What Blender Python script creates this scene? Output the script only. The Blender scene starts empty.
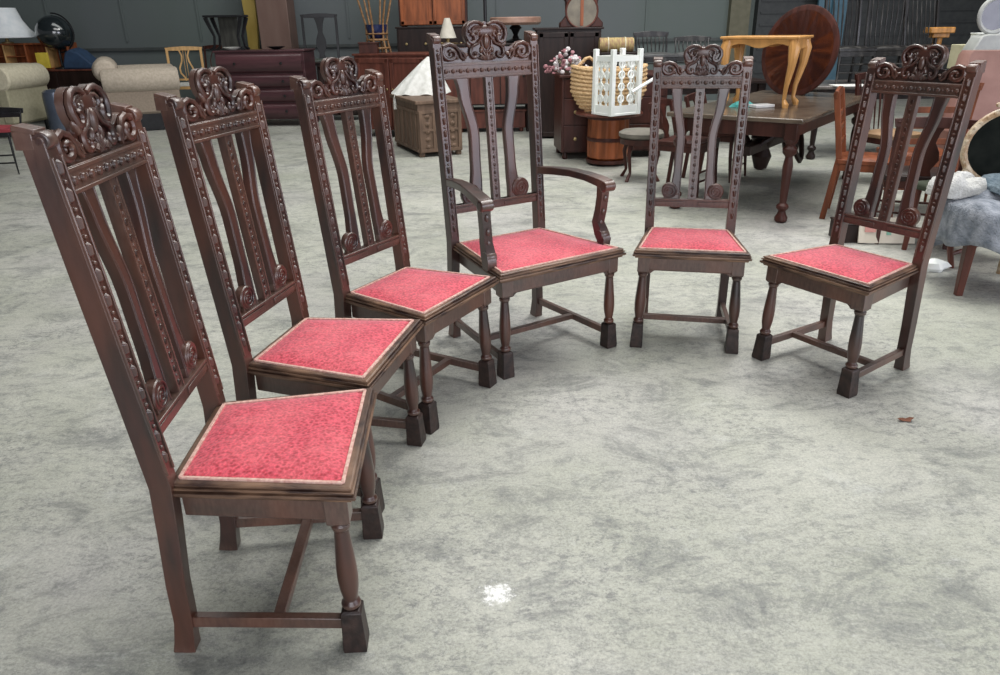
import bpy, math, random
from mathutils import Vector, Matrix
from math import sin, cos, pi, radians as R
random.seed(4)
col = bpy.context.scene.collection

# ------------------------------------------------------------------ camera
F_PX, PITCH, ROLL, CAM_H = 739.9, R(22.95), R(-0.99), 1.39
cd = bpy.data.cameras.new('camera'); cam = bpy.data.objects.new('camera', cd); col.objects.link(cam)
cd.sensor_width = 36; cd.lens = F_PX / 1000 * 36; cd.clip_end = 100
cam.matrix_world = Matrix.Translation((0, 0, CAM_H)) @ Matrix.Rotation(pi/2 - PITCH, 4, 'X') @ Matrix.Rotation(ROLL, 4, 'Z')
bpy.context.scene.camera = cam

def ray(u, w):
    a, b = u - 500, w - 337.5
    c, s = cos(ROLL), sin(ROLL)
    X = c*a + s*b; Y = -s*a + c*b
    return Vector((X/F_PX, cos(PITCH) - Y/F_PX*sin(PITCH), -sin(PITCH) - Y/F_PX*cos(PITCH)))
def at(u, w, Y):
    d = ray(u, w); return d*(Y/d.y) + Vector((0, 0, CAM_H))
def onz(u, w, z=0.0):
    d = ray(u, w); return d*((z-CAM_H)/d.z) + Vector((0, 0, CAM_H))

# ------------------------------------------------------------------ materials
MATS = {}
def mat(name, c1, c2=None, rough=.5, scale=12, stretch=(1,1,1), bump=0, bscale=60, metal=0, sheen=0, coat=0, spec=.5, trans=0, contrast=(.35,.65)):
    if name in MATS: return MATS[name]
    m = bpy.data.materials.new(name); m.use_nodes = True
    nt = m.node_tree; N = nt.nodes; L = nt.links
    b = N['Principled BSDF']
    tc = N.new('ShaderNodeTexCoord'); mp = N.new('ShaderNodeMapping'); L.new(tc.outputs['Object'], mp.inputs[0])
    mp.inputs['Scale'].default_value = stretch
    no = N.new('ShaderNodeTexNoise'); no.inputs['Scale'].default_value = scale; no.inputs['Detail'].default_value = 6
    L.new(mp.outputs[0], no.inputs[0])
    cr = N.new('ShaderNodeValToRGB'); cr.color_ramp.elements[0].position, cr.color_ramp.elements[1].position = contrast
    cr.color_ramp.elements[0].color = (*c1, 1); cr.color_ramp.elements[1].color = (*(c2 or [min(1, x*1.25) for x in c1]), 1)
    L.new(no.outputs['Fac'], cr.inputs[0]); L.new(cr.outputs[0], b.inputs['Base Color'])
    b.inputs['Roughness'].default_value = rough; b.inputs['Metallic'].default_value = metal
    b.inputs['Sheen Weight'].default_value = sheen; b.inputs['Coat Weight'].default_value = coat; b.inputs['Coat Roughness'].default_value = .15
    b.inputs['Specular IOR Level'].default_value = spec; b.inputs['Transmission Weight'].default_value = trans
    if bump:
        n2 = N.new('ShaderNodeTexNoise'); n2.inputs['Scale'].default_value = bscale; L.new(mp.outputs[0], n2.inputs[0])
        bp = N.new('ShaderNodeBump'); bp.inputs['Strength'].default_value = bump; bp.inputs['Distance'].default_value = .01
        L.new(n2.outputs['Fac'], bp.inputs['Height']); L.new(bp.outputs[0], b.inputs['Normal'])
    MATS[name] = m; return m

def wood_mat(name='dark_stained_oak', st=(1, 1, .12)):
    m = bpy.data.materials.new(name); m.use_nodes = True
    nt = m.node_tree; N = nt.nodes; L = nt.links; b = N['Principled BSDF']
    tc = N.new('ShaderNodeTexCoord')
    def noise(scale, st, det=6):
        mp = N.new('ShaderNodeMapping'); mp.inputs['Scale'].default_value = st; L.new(tc.outputs['Object'], mp.inputs[0])
        n = N.new('ShaderNodeTexNoise'); n.inputs['Scale'].default_value = scale; n.inputs['Detail'].default_value = det; L.new(mp.outputs[0], n.inputs[0]); return n
    def ramp(src, p0, c0, p1, c1):
        r = N.new('ShaderNodeValToRGB'); r.color_ramp.elements[0].position = p0; r.color_ramp.elements[1].position = p1
        r.color_ramp.elements[0].color = (*c0, 1); r.color_ramp.elements[1].color = (*c1, 1); L.new(src, r.inputs[0]); return r
    grain = noise(30, st); big = noise(5, (1, 1, .5), 3); fine = noise(120, (1, 1, .3), 4)
    r1 = ramp(grain.outputs['Fac'], .3, (.004, .0018, .0018), .68, (.036, .0078, .0052))
    r2 = ramp(big.outputs['Fac'], .45, (0, 0, 0), .68, (.7, .7, .7))
    mx = N.new('ShaderNodeMix'); mx.data_type = 'RGBA'
    L.new(r2.outputs[0], mx.inputs['Factor']); L.new(r1.outputs[0], mx.inputs['A']); mx.inputs['B'].default_value = (.110, .029, .011, 1)
    # worn edges: the wear keeps to the arrises of the wood itself
    bv = N.new('ShaderNodeNewGeometry')
    rp = ramp(bv.outputs['Pointiness'], .53, (0, 0, 0), .62, (.75, .75, .75))
    mul = N.new('ShaderNodeMath'); mul.operation = 'MULTIPLY'; L.new(rp.outputs[0], mul.inputs[0]); L.new(fine.outputs['Fac'], mul.inputs[1])
    mx2 = N.new('ShaderNodeMix'); mx2.data_type = 'RGBA'
    L.new(mul.outputs[0], mx2.inputs['Factor']); L.new(mx.outputs['Result'], mx2.inputs['A']); mx2.inputs['B'].default_value = (.30, .19, .14, 1)
    L.new(mx2.outputs['Result'], b.inputs['Base Color'])
    rr = N.new('ShaderNodeMapRange'); rr.inputs['To Min'].default_value = .28; rr.inputs['To Max'].default_value = .55
    L.new(grain.outputs['Fac'], rr.inputs[0]); L.new(rr.outputs[0], b.inputs['Roughness'])
    bp = N.new('ShaderNodeBump'); bp.inputs['Strength'].default_value = .25; bp.inputs['Distance'].default_value = .003
    L.new(grain.outputs['Fac'], bp.inputs['Height']); L.new(bp.outputs[0], b.inputs['Normal'])
    b.inputs['Coat Weight'].default_value = .55; b.inputs['Coat Roughness'].default_value = .28; b.inputs['Specular IOR Level'].default_value = .6
    return m
OAK = wood_mat(); OAKH = wood_mat('dark_stained_oak_rails', (.12, .12, 1))
SCUFF = mat('blackened_foot_oak', (.009, .005, .0045), (.036, .019, .015), .5, 30, bump=.2)
OAKWORN = mat('worn_seat_moulding', (.028, .012, .009), (.20, .115, .07), .45, 25, (.35, .35, 2.5), bump=.2)

def velvet_mat():
    m = bpy.data.materials.new('red_patterned_velvet'); m.use_nodes = True
    nt = m.node_tree; N = nt.nodes; L = nt.links; b = N['Principled BSDF']
    tc = N.new('ShaderNodeTexCoord')
    v = N.new('ShaderNodeTexVoronoi'); v.inputs['Scale'].default_value = 95; L.new(tc.outputs['Object'], v.inputs['Vector'])
    n = N.new('ShaderNodeTexNoise'); n.inputs['Scale'].default_value = 9; n.inputs['Detail'].default_value = 5; L.new(tc.outputs['Object'], n.inputs[0])
    n2 = N.new('ShaderNodeTexNoise'); n2.inputs['Scale'].default_value = 160; n2.inputs['Detail'].default_value = 3; L.new(tc.outputs['Object'], n2.inputs[0])
    r = N.new('ShaderNodeValToRGB'); r.color_ramp.elements[0].position = .15; r.color_ramp.elements[1].position = .62
    r.color_ramp.elements[0].color = (.36, .012, .028, 1); r.color_ramp.elements[1].color = (.66, .075, .11, 1)
    L.new(v.outputs['Distance'], r.inputs[0])
    r2 = N.new('ShaderNodeValToRGB'); r2.color_ramp.elements[0].position = .42; r2.color_ramp.elements[1].position = .72
    r2.color_ramp.elements[0].color = (0, 0, 0, 1); r2.color_ramp.elements[1].color = (.5, .5, .5, 1); L.new(n.outputs['Fac'], r2.inputs[0])
    mx = N.new('ShaderNodeMix'); mx.data_type = 'RGBA'; L.new(r2.outputs[0], mx.inputs['Factor']); L.new(r.outputs[0], mx.inputs['A'])
    mx.inputs['B'].default_value = (.72, .16, .17, 1)
    r3 = N.new('ShaderNodeValToRGB'); r3.color_ramp.elements[0].position = .35; r3.color_ramp.elements[1].position = .7
    r3.color_ramp.elements[0].color = (.7, .7, .7, 1); r3.color_ramp.elements[1].color = (1.2, 1.2, 1.2, 1); L.new(n2.outputs['Fac'], r3.inputs[0])
    m3 = N.new('ShaderNodeMix'); m3.data_type = 'RGBA'; m3.blend_type = 'MULTIPLY'; m3.inputs['Factor'].default_value = 1
    L.new(mx.outputs['Result'], m3.inputs['A']); L.new(r3.outputs[0], m3.inputs['B'])
    L.new(m3.outputs['Result'], b.inputs['Base Color'])
    b.inputs['Roughness'].default_value = .75; b.inputs['Sheen Weight'].default_value = .6; b.inputs['Sheen Tint'].default_value = (1, .6, .65, 1)
    b.inputs['Sheen Roughness'].default_value = .4
    bp = N.new('ShaderNodeBump'); bp.inputs['Strength'].default_value = .35; bp.inputs['Distance'].default_value = .003
    L.new(v.outputs['Distance'], bp.inputs['Height']); L.new(bp.outputs[0], b.inputs['Normal'])
    return m
VELVET = velvet_mat()
BRAID = mat('pale_pink_braid', (.50, .26, .22), (.68, .48, .40), .8, 90)

def concrete_mat():
    m = bpy.data.materials.new('stained_concrete'); m.use_nodes = True
    nt = m.node_tree; N = nt.nodes; L = nt.links; b = N['Principled BSDF']
    tc = N.new('ShaderNodeTexCoord')
    def noise(scale, det, rough=.6, st=(1, 1, 1), dist=0, off=(0, 0, 0)):
        mp = N.new('ShaderNodeMapping'); mp.inputs['Scale'].default_value = st; mp.inputs['Location'].default_value = off; L.new(tc.outputs['Object'], mp.inputs[0])
        n = N.new('ShaderNodeTexNoise'); n.inputs['Scale'].default_value = scale; n.inputs['Detail'].default_value = det
        n.inputs['Roughness'].default_value = rough; n.inputs['Distortion'].default_value = dist; L.new(mp.outputs[0], n.inputs[0]); return n.outputs['Fac']
    def ramp(src, *els):
        r = N.new('ShaderNodeValToRGB'); e = r.color_ramp.elements
        while len(e) < len(els): e.new(.5)
        for i, (p, c) in enumerate(els): e[i].position = p; e[i].color = (*c, 1) if len(c) == 3 else c
        L.new(src, r.inputs[0]); return r.outputs[0]
    def mix(a, bb, f, mode='MIX'):
        x = N.new('ShaderNodeMix'); x.data_type = 'RGBA'; x.blend_type = mode
        for k, v in (('A', a), ('B', bb), ('Factor', f)):
            if isinstance(v, (float, int)): x.inputs[k].default_value = v
            elif isinstance(v, tuple): x.inputs[k].default_value = (*v, 1)
            else: L.new(v, x.inputs[k])
        return x.outputs['Result']
    base = ramp(noise(1.1, 5), (.35, (.355, .365, .305)), (.68, (.475, .475, .42)))
    tint = ramp(noise(.8, 3, off=(7, 3, 0)), (.45, (0, 0, 0)), (.7, (.6, .6, .6)))
    c = mix(base, (.42, .40, .40), tint)
    sm = ramp(noise(3.2, 10, .78, (1, 1.5, 1), .7, (3, 1, 0)), (.50, (0, 0, 0)), (.68, (.85, .85, .85)))
    c = mix(c, (.125, .132, .128), sm)
    sm2 = ramp(noise(9, 8, .85, (1, 1.7, 1), .4, (11, 5, 0)), (.50, (0, 0, 0)), (.68, (.75, .75, .75)))
    c = mix(c, (.16, .17, .165), sm2)
    sm3 = ramp(noise(26, 7, .85, (1, 1.4, 1), .3, (2, 15, 0)), (.50, (0, 0, 0)), (.60, (.75, .75, .75)))
    msk = ramp(noise(1.7, 4, off=(4, 4, 0)), (.38, (.15, .15, .15)), (.62, (1, 1, 1)))
    sm3m = mix((0., 0., 0.), sm3, msk)
    c = mix(c, (.14, .145, .145), sm3m)
    lt = ramp(noise(6, 9, .8, (1, 1.2, 1), .3, (5, 9, 0)), (.56, (0, 0, 0)), (.75, (.7, .7, .7)))
    c = mix(c, (.54, .55, .51), lt)
    fine = ramp(noise(110, 8, .9), (.3, (.52, .52, .52)), (.7, (1.5, 1.5, 1.5)))
    c = mix(c, fine, 1.0, 'MULTIPLY')
    # a splash of white paint
    def splash(x, y, r):
        vm = N.new('ShaderNodeVectorMath'); vm.operation = 'DISTANCE'; L.new(tc.outputs['Object'], vm.inputs[0]); vm.inputs[1].default_value = (x, y, 0)
        q = N.new('ShaderNodeMath'); q.operation = 'DIVIDE'; L.new(vm.outputs['Value'], q.inputs[0]); q.inputs[1].default_value = r
        nn = noise(55, 8, .8)
        s = N.new('ShaderNodeMath'); s.operation = 'MULTIPLY_ADD'; L.new(q.outputs[0], s.inputs[0]); s.inputs[1].default_value = .28; L.new(nn, s.inputs[2])
        return ramp(s.outputs[0], (.60, (.95, .95, .95)), (.68, (0, 0, 0)))
    p = onz(497, 594); c = mix(c, (.82, .82, .80), splash(p.x, p.y, .062))
    L.new(c, b.inputs['Base Color'])
    rr = ramp(noise(2.5, 6, off=(1, 7, 0)), (.35, (.42, .42, .42)), (.7, (.7, .7, .7))); L.new(rr, b.inputs['Roughness'])
    bp = N.new('ShaderNodeBump'); bp.inputs['Strength'].default_value = .35; bp.inputs['Distance'].default_value = .006
    L.new(noise(60, 8, .8), bp.inputs['Height']); L.new(bp.outputs[0], b.inputs['Normal'])
    return m
CONCRETE = concrete_mat()

# ------------------------------------------------------------------ mesh builder
class MB:
    def __init__(s): s.v = []; s.f = []; s.mi = []; s.M = Matrix.Identity(4); s.m = 0
    def add(s, vs, fs):
        o = len(s.v); s.v += [s.M @ Vector(p) for p in vs]; s.f += [[o+i for i in f] for f in fs]; s.mi += [s.m]*len(fs); return s
    def box(s, c, d, rot=None, tap=1):
        x, y, z = d[0]/2, d[1]/2, d[2]/2
        vs = [Vector(p) for p in ((-x*tap,-y*tap,-z),(x*tap,-y*tap,-z),(x*tap,y*tap,-z),(-x*tap,y*tap,-z),(-x,-y,z),(x,-y,z),(x,y,z),(-x,y,z))]
        if rot is not None: vs = [rot @ v for v in vs]
        c = Vector(c)
        return s.add([v+c for v in vs], [(3,2,1,0),(4,5,6,7),(0,1,5,4),(1,2,6,5),(2,3,7,6),(3,0,4,7)])
    def rings(s, rings, close=True, cap=True):
        n = len(rings[0]); vs = [p for r in rings for p in r]; fs = []
        for i in range(len(rings)-1):
            for j in range(n if close else n-1):
                k = (j+1) % n; fs.append((i*n+j, i*n+k, (i+1)*n+k, (i+1)*n+j))
        if cap: fs.append(tuple(reversed(range(n)))); fs.append(tuple((len(rings)-1)*n+j for j in range(n)))
        return s.add(vs, fs)
    def lathe(s, prof, c=(0,0,0), n=14, axis='z', rot=None):
        rs = []
        for r, z in prof:
            ring = []
            for j in range(n):
                a = 2*pi*j/n; p = Vector((r*cos(a), r*sin(a), z))
                if axis == 'y': p = Vector((p.x, -p.z, p.y)) if False else Vector((r*cos(a), z, -r*sin(a)))
                if axis == 'x': p = Vector((z, r*cos(a), r*sin(a)))
                if rot is not None: p = rot @ p
                ring.append(p + Vector(c))
            rs.append(ring)
        return s.rings(rs)
    def sweep(s, pts, sec, side=None, cap=True, n=8):
        """pts: points; sec: per point (w,h) rectangle or r for a round bar; side: the fixed width direction."""
        pts = [Vector(p) for p in pts]; rs = []
        if not isinstance(sec, list): sec = [sec]*len(pts)
        ref = Vector(side) if side else None
        for i, p in enumerate(pts):
            t = (pts[min(i+1, len(pts)-1)] - pts[max(i-1, 0)]).normalized()
            if ref is not None: a = (ref - t*ref.dot(t)).normalized()
            else:
                if i == 0: a = t.orthogonal().normalized()
                else: a = (prev - t*prev.dot(t)).normalized()
                prev = a
            b = t.cross(a).normalized(); q = sec[i]
            if isinstance(q, tuple): w, h = q[0]/2, q[1]/2; rs.append([p-a*w-b*h, p+a*w-b*h, p+a*w+b*h, p-a*w+b*h])
            else: rs.append([p + (a*cos(2*pi*j/n) + b*sin(2*pi*j/n))*q for j in range(n)])
        return s.rings(rs, cap=cap)
    def prism(s, outline, f0, f1):
        """outline of 2-D points; f0, f1 map a 2-D point to the back and the front of the slab"""
        n = len(outline); vs = [f0(*p) for p in outline] + [f1(*p) for p in outline]
        fs = [tuple(reversed(range(n))), tuple(range(n, 2*n))] + [(j, (j+1) % n, n+(j+1) % n, n+j) for j in range(n)]
        return s.add(vs, fs)
    def ell(s, c, r, n=10, m=6, rot=None):
        rs = []
        for i in range(m+1):
            t = pi*i/m; rr = max(sin(t), .02)
            ring = []
            for j in range(n):
                p = Vector((r[0]*rr*cos(2*pi*j/n), r[1]*rr*sin(2*pi*j/n), -r[2]*cos(t)))
                if rot is not None: p = rot @ p
                ring.append(p + Vector(c))
            rs.append(ring)
        return s.rings(rs)
    def build(s, name, m, parent=None, bevel=0, smooth=35, loc=None, label=None):
        me = bpy.data.meshes.new(name); me.from_pydata([tuple(v) for v in s.v], [], s.f)
        for x in (m if isinstance(m, list) else [m]): me.materials.append(x)
        for p, i in zip(me.polygons, s.mi): p.material_index = i; p.use_smooth = True
        import bmesh
        b = bmesh.new(); b.from_mesh(me); bmesh.ops.recalc_face_normals(b, faces=b.faces); b.to_mesh(me); b.free()
        me.set_sharp_from_angle(angle=R(smooth))
        o = bpy.data.objects.new(name, me); col.objects.link(o)
        if parent: o.parent = parent
        if loc: o.location = loc
        if label: o['label'] = label
        if bevel:
            bm = o.modifiers.new('bevel', 'BEVEL'); bm.width = bevel; bm.segments = 2; bm.limit_method = 'ANGLE'; bm.angle_limit = R(40); bm.harden_normals = False
        return o

def thing(name, label, cat, loc=(0,0,0), rz=0, group=None):
    o = bpy.data.objects.new(name, None); col.objects.link(o); o.empty_display_size = .1
    o.location = loc; o.rotation_euler = (0, 0, rz); o['label'] = label; o['category'] = cat
    if group: o['group'] = group
    return o
def tag(o, label, cat, group=None, kind=None):
    o['label'] = label; o['category'] = cat
    if group: o['group'] = group
    if kind: o['kind'] = kind
    return o
def dup(root, loc, rz, label, group=None):
    r = root.copy(); col.objects.link(r); r.location = loc; r.rotation_euler = (0, 0, rz); r['label'] = label
    if group: r['group'] = group
    for ch in list(root.children):
        c = ch.copy(); col.objects.link(c); c.parent = r
        for g in list(ch.children):
            d = g.copy(); col.objects.link(d); d.parent = c
    return r
def interp(tab, t):
    if t <= tab[0][0]: return tab[0][1]
    for (a, x), (b, y) in zip(tab, tab[1:]):
        if t <= b:
            k = (t-a)/(b-a); k = k*k*(3-2*k)
            return x + (y-x)*k
    return tab[-1][1]

# ------------------------------------------------------------------ setting
f = MB(); f.box((0, 6, -.05), (44, 32, .1))
o = f.build('floor', CONCRETE); o['kind'] = 'structure'
WY = 14.6
WALLM = mat('grey_green_wall', (.105, .130, .122), (.125, .140, .148), .75, .5, (1, .1, .3))
w = MB(); w.box((-3, WY+.1, 3), (30, .2, 6))
x = -17.5
while x < 4:
    w.box((x, WY-.01, 3.6), (.035, .03, 4.8)); x += 1.35
wall = w.build('wall_back', WALLM); wall['kind'] = 'structure'
w = MB(); w.box((-3, 5, 6.9), (40, 30, .1))
for k in range(9): w.box((-3, -8+3.2*k, 6.75), (40, .16, .22))
o = w.build('ceiling', mat('dim_steel_roof', (.12, .125, .12), (.16, .165, .16), .7)); o['kind'] = 'structure'
t = MB(); t.box((-5.5, WY-.03, at(200, 48, WY).z), (25, .06, .05)); o = t.build('trim_1', mat('seam_dark', (.05, .06, .06), (.07, .075, .075), .6)); o['kind'] = 'structure'
t = MB(); t.box((at(737, 20, WY).x, WY-.08, 3), (.35, .16, 6)); o = t.build('trim_2', mat('olive_post', (.10, .095, .06), (.13, .12, .08), .6)); o['kind'] = 'structure'
t = MB(); t.box((at(745, 20, WY).x+6.4, WY-.1, 3), (12.5, .2, 6))
for k in range(30): t.box((at(745, 20, WY).x+6.4, WY-.21, .2*k+.1), (12.4, .03, .03))
o = t.build('wall_back_dark', mat('dark_shutter', (.018, .021, .022), (.03, .033, .033), .5)); o['kind'] = 'structure'; o.name = 'door_1'
t = MB(); t.box((at(829, 20, WY-.5).x, WY-.55, 1.5), (.50, .06, 3)); t.box((at(829, 20, WY-.5).x, WY-.6, 1.5), (.04, .06, 3))
o = t.build('screen_panel', mat('teal_blue', (.03, .09, .13), (.05, .12, .17), .4)); tag(o, 'narrow teal-blue panel standing behind the tipped round mahogany table top', 'panel')

# ------------------------------------------------------------------ the carved chairs
SIDE = dict(wf=.503, d=.410, wb=.401, ffw=.428, ffi=.041, fbw=.379, fby=-.034, tw=.396, ty=-.082, th=1.227, ch=1.288, kz=1.105, lz=.570)
ARMC = dict(wf=.663, d=.522, wb=.502, ffw=.571, ffi=.039, fbw=.484, fby=-.027, tw=.499, ty=-.082, th=1.348, ch=1.403, kz=1.174, lz=.600)
HS = .47
def spiral(cx, cz, r0, r1, a0, a1, n=14):
    return [(cx + (r0+(r1-r0)*i/n)*cos(a0+(a1-a0)*i/n), cz + (r0+(r1-r0)*i/n)*sin(a0+(a1-a0)*i/n)) for i in range(n+1)]

def carved_chair(name, label, S, arms=False, group=None):
    root = thing(name, label, 'chair', group=group)
    wf, d, wb, th, ty, kz, lz = S['wf'], S['d'], S['wb'], S['th'], S['ty'], S['kz'], S['lz']
    py = lambda z: ty*(z-HS)/(th-HS)
    pw = lambda z: S['fbw'] + (S['tw']-S['fbw'])*(z-HS)/(th-HS)
    B = lambda x, z, n=0: Vector((x, py(z)+n-.006, z))
    # rear posts: foot, leg and back post in one piece
    for sx in (1, -1):
        b = MB()
        path = [(0, S['fby']-.012), (.03, S['fby']-.008), (.09, S['fby']-.000), (.2, -.032), (.36, -.021), (.47, -.015), (.7, py(.7)-.015), (.95, py(.95)-.015), (th-.05, py(th-.05)-.014), (th-.012, py(th)-.012)]
        hw = [(.044, .052), (.040, .047), (.040, .043), (.040, .044), (.043, .046), (.043, .048), (.042, .045), (.041, .044), (.040, .042), (.040, .042)]
        xx = lambda z: sx*(pw(z)/2 if z > HS else S['fbw']/2)
        b.sweep([(xx(z), y, z) for z, y in path], hw, side=(1, 0, 0))
        # scrolled ear at the top
        e = B(xx(th), th-.016, .000)
        b.lathe([(.004, -.018), (.015, -.018), (.017, -.015), (.017, .015), (.015, .018), (.004, .018)], e + Vector((0, .006, 0)), 14, 'x')
        b.lathe([(.003, -.021), (.007, -.021), (.008, .021), (.003, .021)], e + Vector((0, .006, 0)), 10, 'x')
        b.box(e + Vector((0, -.022, .002)), (.040, .034, .034)); b.box(e + Vector((0, -.018, .020)), (.042, .040, .010), rot=Matrix.Rotation(R(-12), 3, 'X'))
        # carved front face: two raised fillets and a row of lozenge beads
        z0, z1 = .50, th-.045
        for k in (-1, 1):
            b.sweep([B(xx(z)+k*.0170, z, .0145) for z in (z0, (z0+z1)/2, z1)], (.0055, .009), side=(1, 0, 0))
        z = z0 + .02; i = 0
        while z < z1-.012:
            L = .034 if i % 2 == 0 else .012
            c = B(xx(z), z+L/2, .0130)
            if i % 2 == 0:
                b.add([c+Vector(q) for q in ((-.0085, 0, -L*.36), (.0085, 0, -L*.36), (.0085, 0, L*.36), (-.0085, 0, L*.36), (0, 0, -L*.5), (0, 0, L*.5), (0, .0095, -L*.28), (0, .0095, L*.28))],
                      [(0,4,6),(4,1,6),(1,2,7,6),(2,5,7),(5,3,7),(3,0,6,7)])
            else: b.ell(c, (.0065, .008, .0055), 8, 4)
            z += L+.003; i += 1
        b.build('back_post', OAK, root, .0018)
    # crest
    W = pw(kz)/2 - .016; k = W/.178; kh = (S['ch']-kz)/.183; kl = .86
    kx = lambda x: math.copysign((abs(x)*kl if abs(x) < .105 else .105*kl + (abs(x)-.105)*(.178-.105*kl)/.073)*k, x)
    zz = lambda v: kz + v*kh
    half = [(.178, 0), (.178, .055), (.177, .095), (.169, .110), (.152, .118), (.134, .114), (.121, .104), (.111, .098), (.098, .099), (.088, .100), (.085, .112),
            (.093, .124), (.099, .142), (.096, .160), (.084, .175), (.066, .184), (.045, .186), (.026, .181), (.012, .176), (0, .183)]
    outl = [(kx(x), z) for x, z in half] + [(kx(-x), z) for x, z in reversed(half[:-1])]
    b = MB()
    b.prism(outl, lambda x, z: B(x, zz(z), -.014), lambda x, z: B(x, zz(z), .002))
    def rel(pts, r, n=.009, flip=True):
        r *= 1.28
        for s in ((1, -1) if flip else (1,)):
            q = [B(kx(s*x), zz(z), n) for x, z in pts]; m = len(q)
            rr = [r*(.55+.45*sin(pi*min(1, (i+1)/(m*.35))/2))*(1 if i < m*.7 else 1-.35*(i-m*.7)/(m*.3)) for i in range(m)]
            b.sweep(q, rr, n=8)
    # great C-scroll that frames the centre lobe and curls in at its foot
    rel([(.010, .172), (.030, .180), (.052, .181), (.074, .174), (.089, .158), (.091, .140), (.082, .125)] + spiral(.064, .132, .020, .006, -.5, -5.2), .0068)
    # inner C of the lobe
    rel([(.008, .160), (.026, .167), (.046, .166), (.060, .157)] + spiral(.044, .146, .017, .004, .5, -4.6, 12), .0052, .005)
    # lower volutes either side of the oval, and leaves that fill the ground between the scrolls
    rel([(.016, .140), (.026, .126), (.040, .112), (.056, .107)] + spiral(.056, .081, .026, .004, pi/2, pi/2-5.6, 18), .0060)
    rel([(.016, .060), (.026, .070), (.034, .062)], .006)
    for lx, lz_, lr, la in ((.080, .110, .020, .5), (.024, .092, .016, -.3), (.098, .076, .016, 1.9), (.070, .150, .012, .9), (.030, .150, .013, -.2), (.128, .068, .010, .9), (.165, .066, .010, 0), (.056, .081, .008, 0), (.149, .080, .008, 0), (.046, .146, .007, 0)):
        for s_ in (1, -1): b.ell(B(kx(s_*lx), zz(lz_), .003), (lr*.45*k, .010, lr), 10, 6, rot=Matrix.Rotation(s_*la, 3, 'Y'))
    # scroll against the post
    rel([(.104, .060), (.115, .070), (.119, .088), (.131, .105), (.150, .112), (.169, .104)] + spiral(.147, .083, .027, .005, .6, -5.6, 16), .0070)
    rel([(.100, .064), (.106, .080), (.116, .092)], .005)
    # leaf fan at the foot and the cabochon in the middle
    for a, L in ((0, .034), (.45, .036), (.95, .038), (1.35, .040)):
        for s in ((1, -1) if a else (1,)):
            pts = [B(s*sin(a)*L*t*k, zz(.058 + cos(a)*L*t), .006) for t in (0, .35, .7, 1)]
            b.sweep(pts, [.003, .0065, .006, .0015], n=8)
    rot = Matrix.Rotation(0, 3, 'X')
    b.ell(B(0, zz(.118), .005), (.0125*k, .012, .026*kh), 12, 8)
    ring = [B(.020*k*cos(a), zz(.118 + .034*sin(a)), .005) for a in [2*pi*i/20 for i in range(20)]]
    b.sweep(ring + ring[:1], .0042, n=6)
    b.ell(B(0, zz(.150), .002), (.05*k, .009, .026), 12, 6)
    crest = b.build('crest', OAK, root, .002, 50)
    # beaded rail under the crest
    b = MB()
    b.sweep([B(-W-.006, kz+.027, -.008), B(W+.006, kz+.027, -.008)], (.040, .054), side=(0, 0, 1)) if False else b.box(B(0, kz+.026*kh, -.006), (2*W+.012, .034, .052*kh))
    for dz in (.006, .046): b.box(B(0, kz+dz*kh, .012), (2*W+.004, .008, .008))
    x = -W + .016; i = 0
    while x < W-.012:
        if i % 2 == 0: b.ell(B(x, kz+.026*kh, .012), (.011, .008, .010), 8, 4)
        else: b.ell(B(x, kz+.026*kh, .011), (.004, .006, .006), 6, 4)
        x += .018; i += 1
    b.build('crest_rail', OAKH, root, .0015)
    # lower back rail
    Wl = pw(lz)/2 - .016
    b = MB(); b.box(B(0, lz+.020, -.006), (2*Wl+.012, .026, .040)); b.box(B(0, lz+.036, .000), (2*Wl+.004, .030, .008))
    for sx in (-1, 1): b.box(B(sx*.1*k, lz+.018, .008), (.14*k, .006, .018))
    b.build('back_rail', OAKH, root, .002)
    # centre splat
    b = MB(); zb, zt = lz+.036, kz+.004
    b.sweep([B(0, z, -.004) for z in (zb, (zb+zt)/2, zt)], (.039, .022), side=(1, 0, 0))
    for s in (-1, 1): b.sweep([B(s*.0168, z, .007) for z in (zb, zt)], (.005, .006), side=(1, 0, 0))
    z = zb + .012; i = 0
    while z < zt-.02:
        if i % 2 == 0:
            for s in (-1, 1): b.ell(B(0, z+.008, .006), (.008, .005, .010), 8, 4)
        else: b.ell(B(0, z+.004, .006), (.005, .0045, .005), 6, 4)
        z += .023 if i % 2 == 0 else .012; i += 1
    b.build('splat', OAK, root, .0015)
    # outer splats with a scroll at the foot
    H = zt - zb
    for s in (-1, 1):
        b = MB(); rs = []
        ctab = [(0, .080), (.30, .0725), (.55, .070), (.9, .098), (1, .104)]
        wtab = [(0, .050), (.12, .044), (.3, .036), (.7, .037), (.92, .042), (1, .052)]
        pts = []; sec = []
        for i in range(21):
            t_ = i/20; pts.append(B(s*interp(ctab, t_)*k, zb + H*t_, -.004)); sec.append((interp(wtab, t_)*k, .024))
        for p, q in zip(pts, sec): rs.append([p+Vector((-q[0]/2, -.015, 0)), p+Vector((q[0]/2, -.015, 0)), p+Vector((q[0]/2, .009, 0)), p+Vector((-q[0]/2, .009, 0))])
        b.rings(rs)
        for e in (-1, 1):
            b.sweep([p+Vector((e*(q[0]/2-.004), .009, 0)) for p, q in zip(pts, sec)], .0028, n=6)
        c = B(s*.104*k, zb+.040, -.002)
        b.lathe([(.003, -.014), (.034*k, -.014), (.037*k, -.010), (.037*k, .008), (.034*k, .012), (.003, .012)], c, 20, 'y')
        sp = spiral(0, 0, .032*k, .004, pi/2, pi/2 + s*4.6*pi, 40)
        b.sweep([c+Vector((x, .012, z)) for x, z in sp], .0035, n=6)
        b.box(c+Vector((-s*.012, 0, -.026)), (.075*k, .018, .028))
        b.build('splat', OAK, root, .0012)
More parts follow.
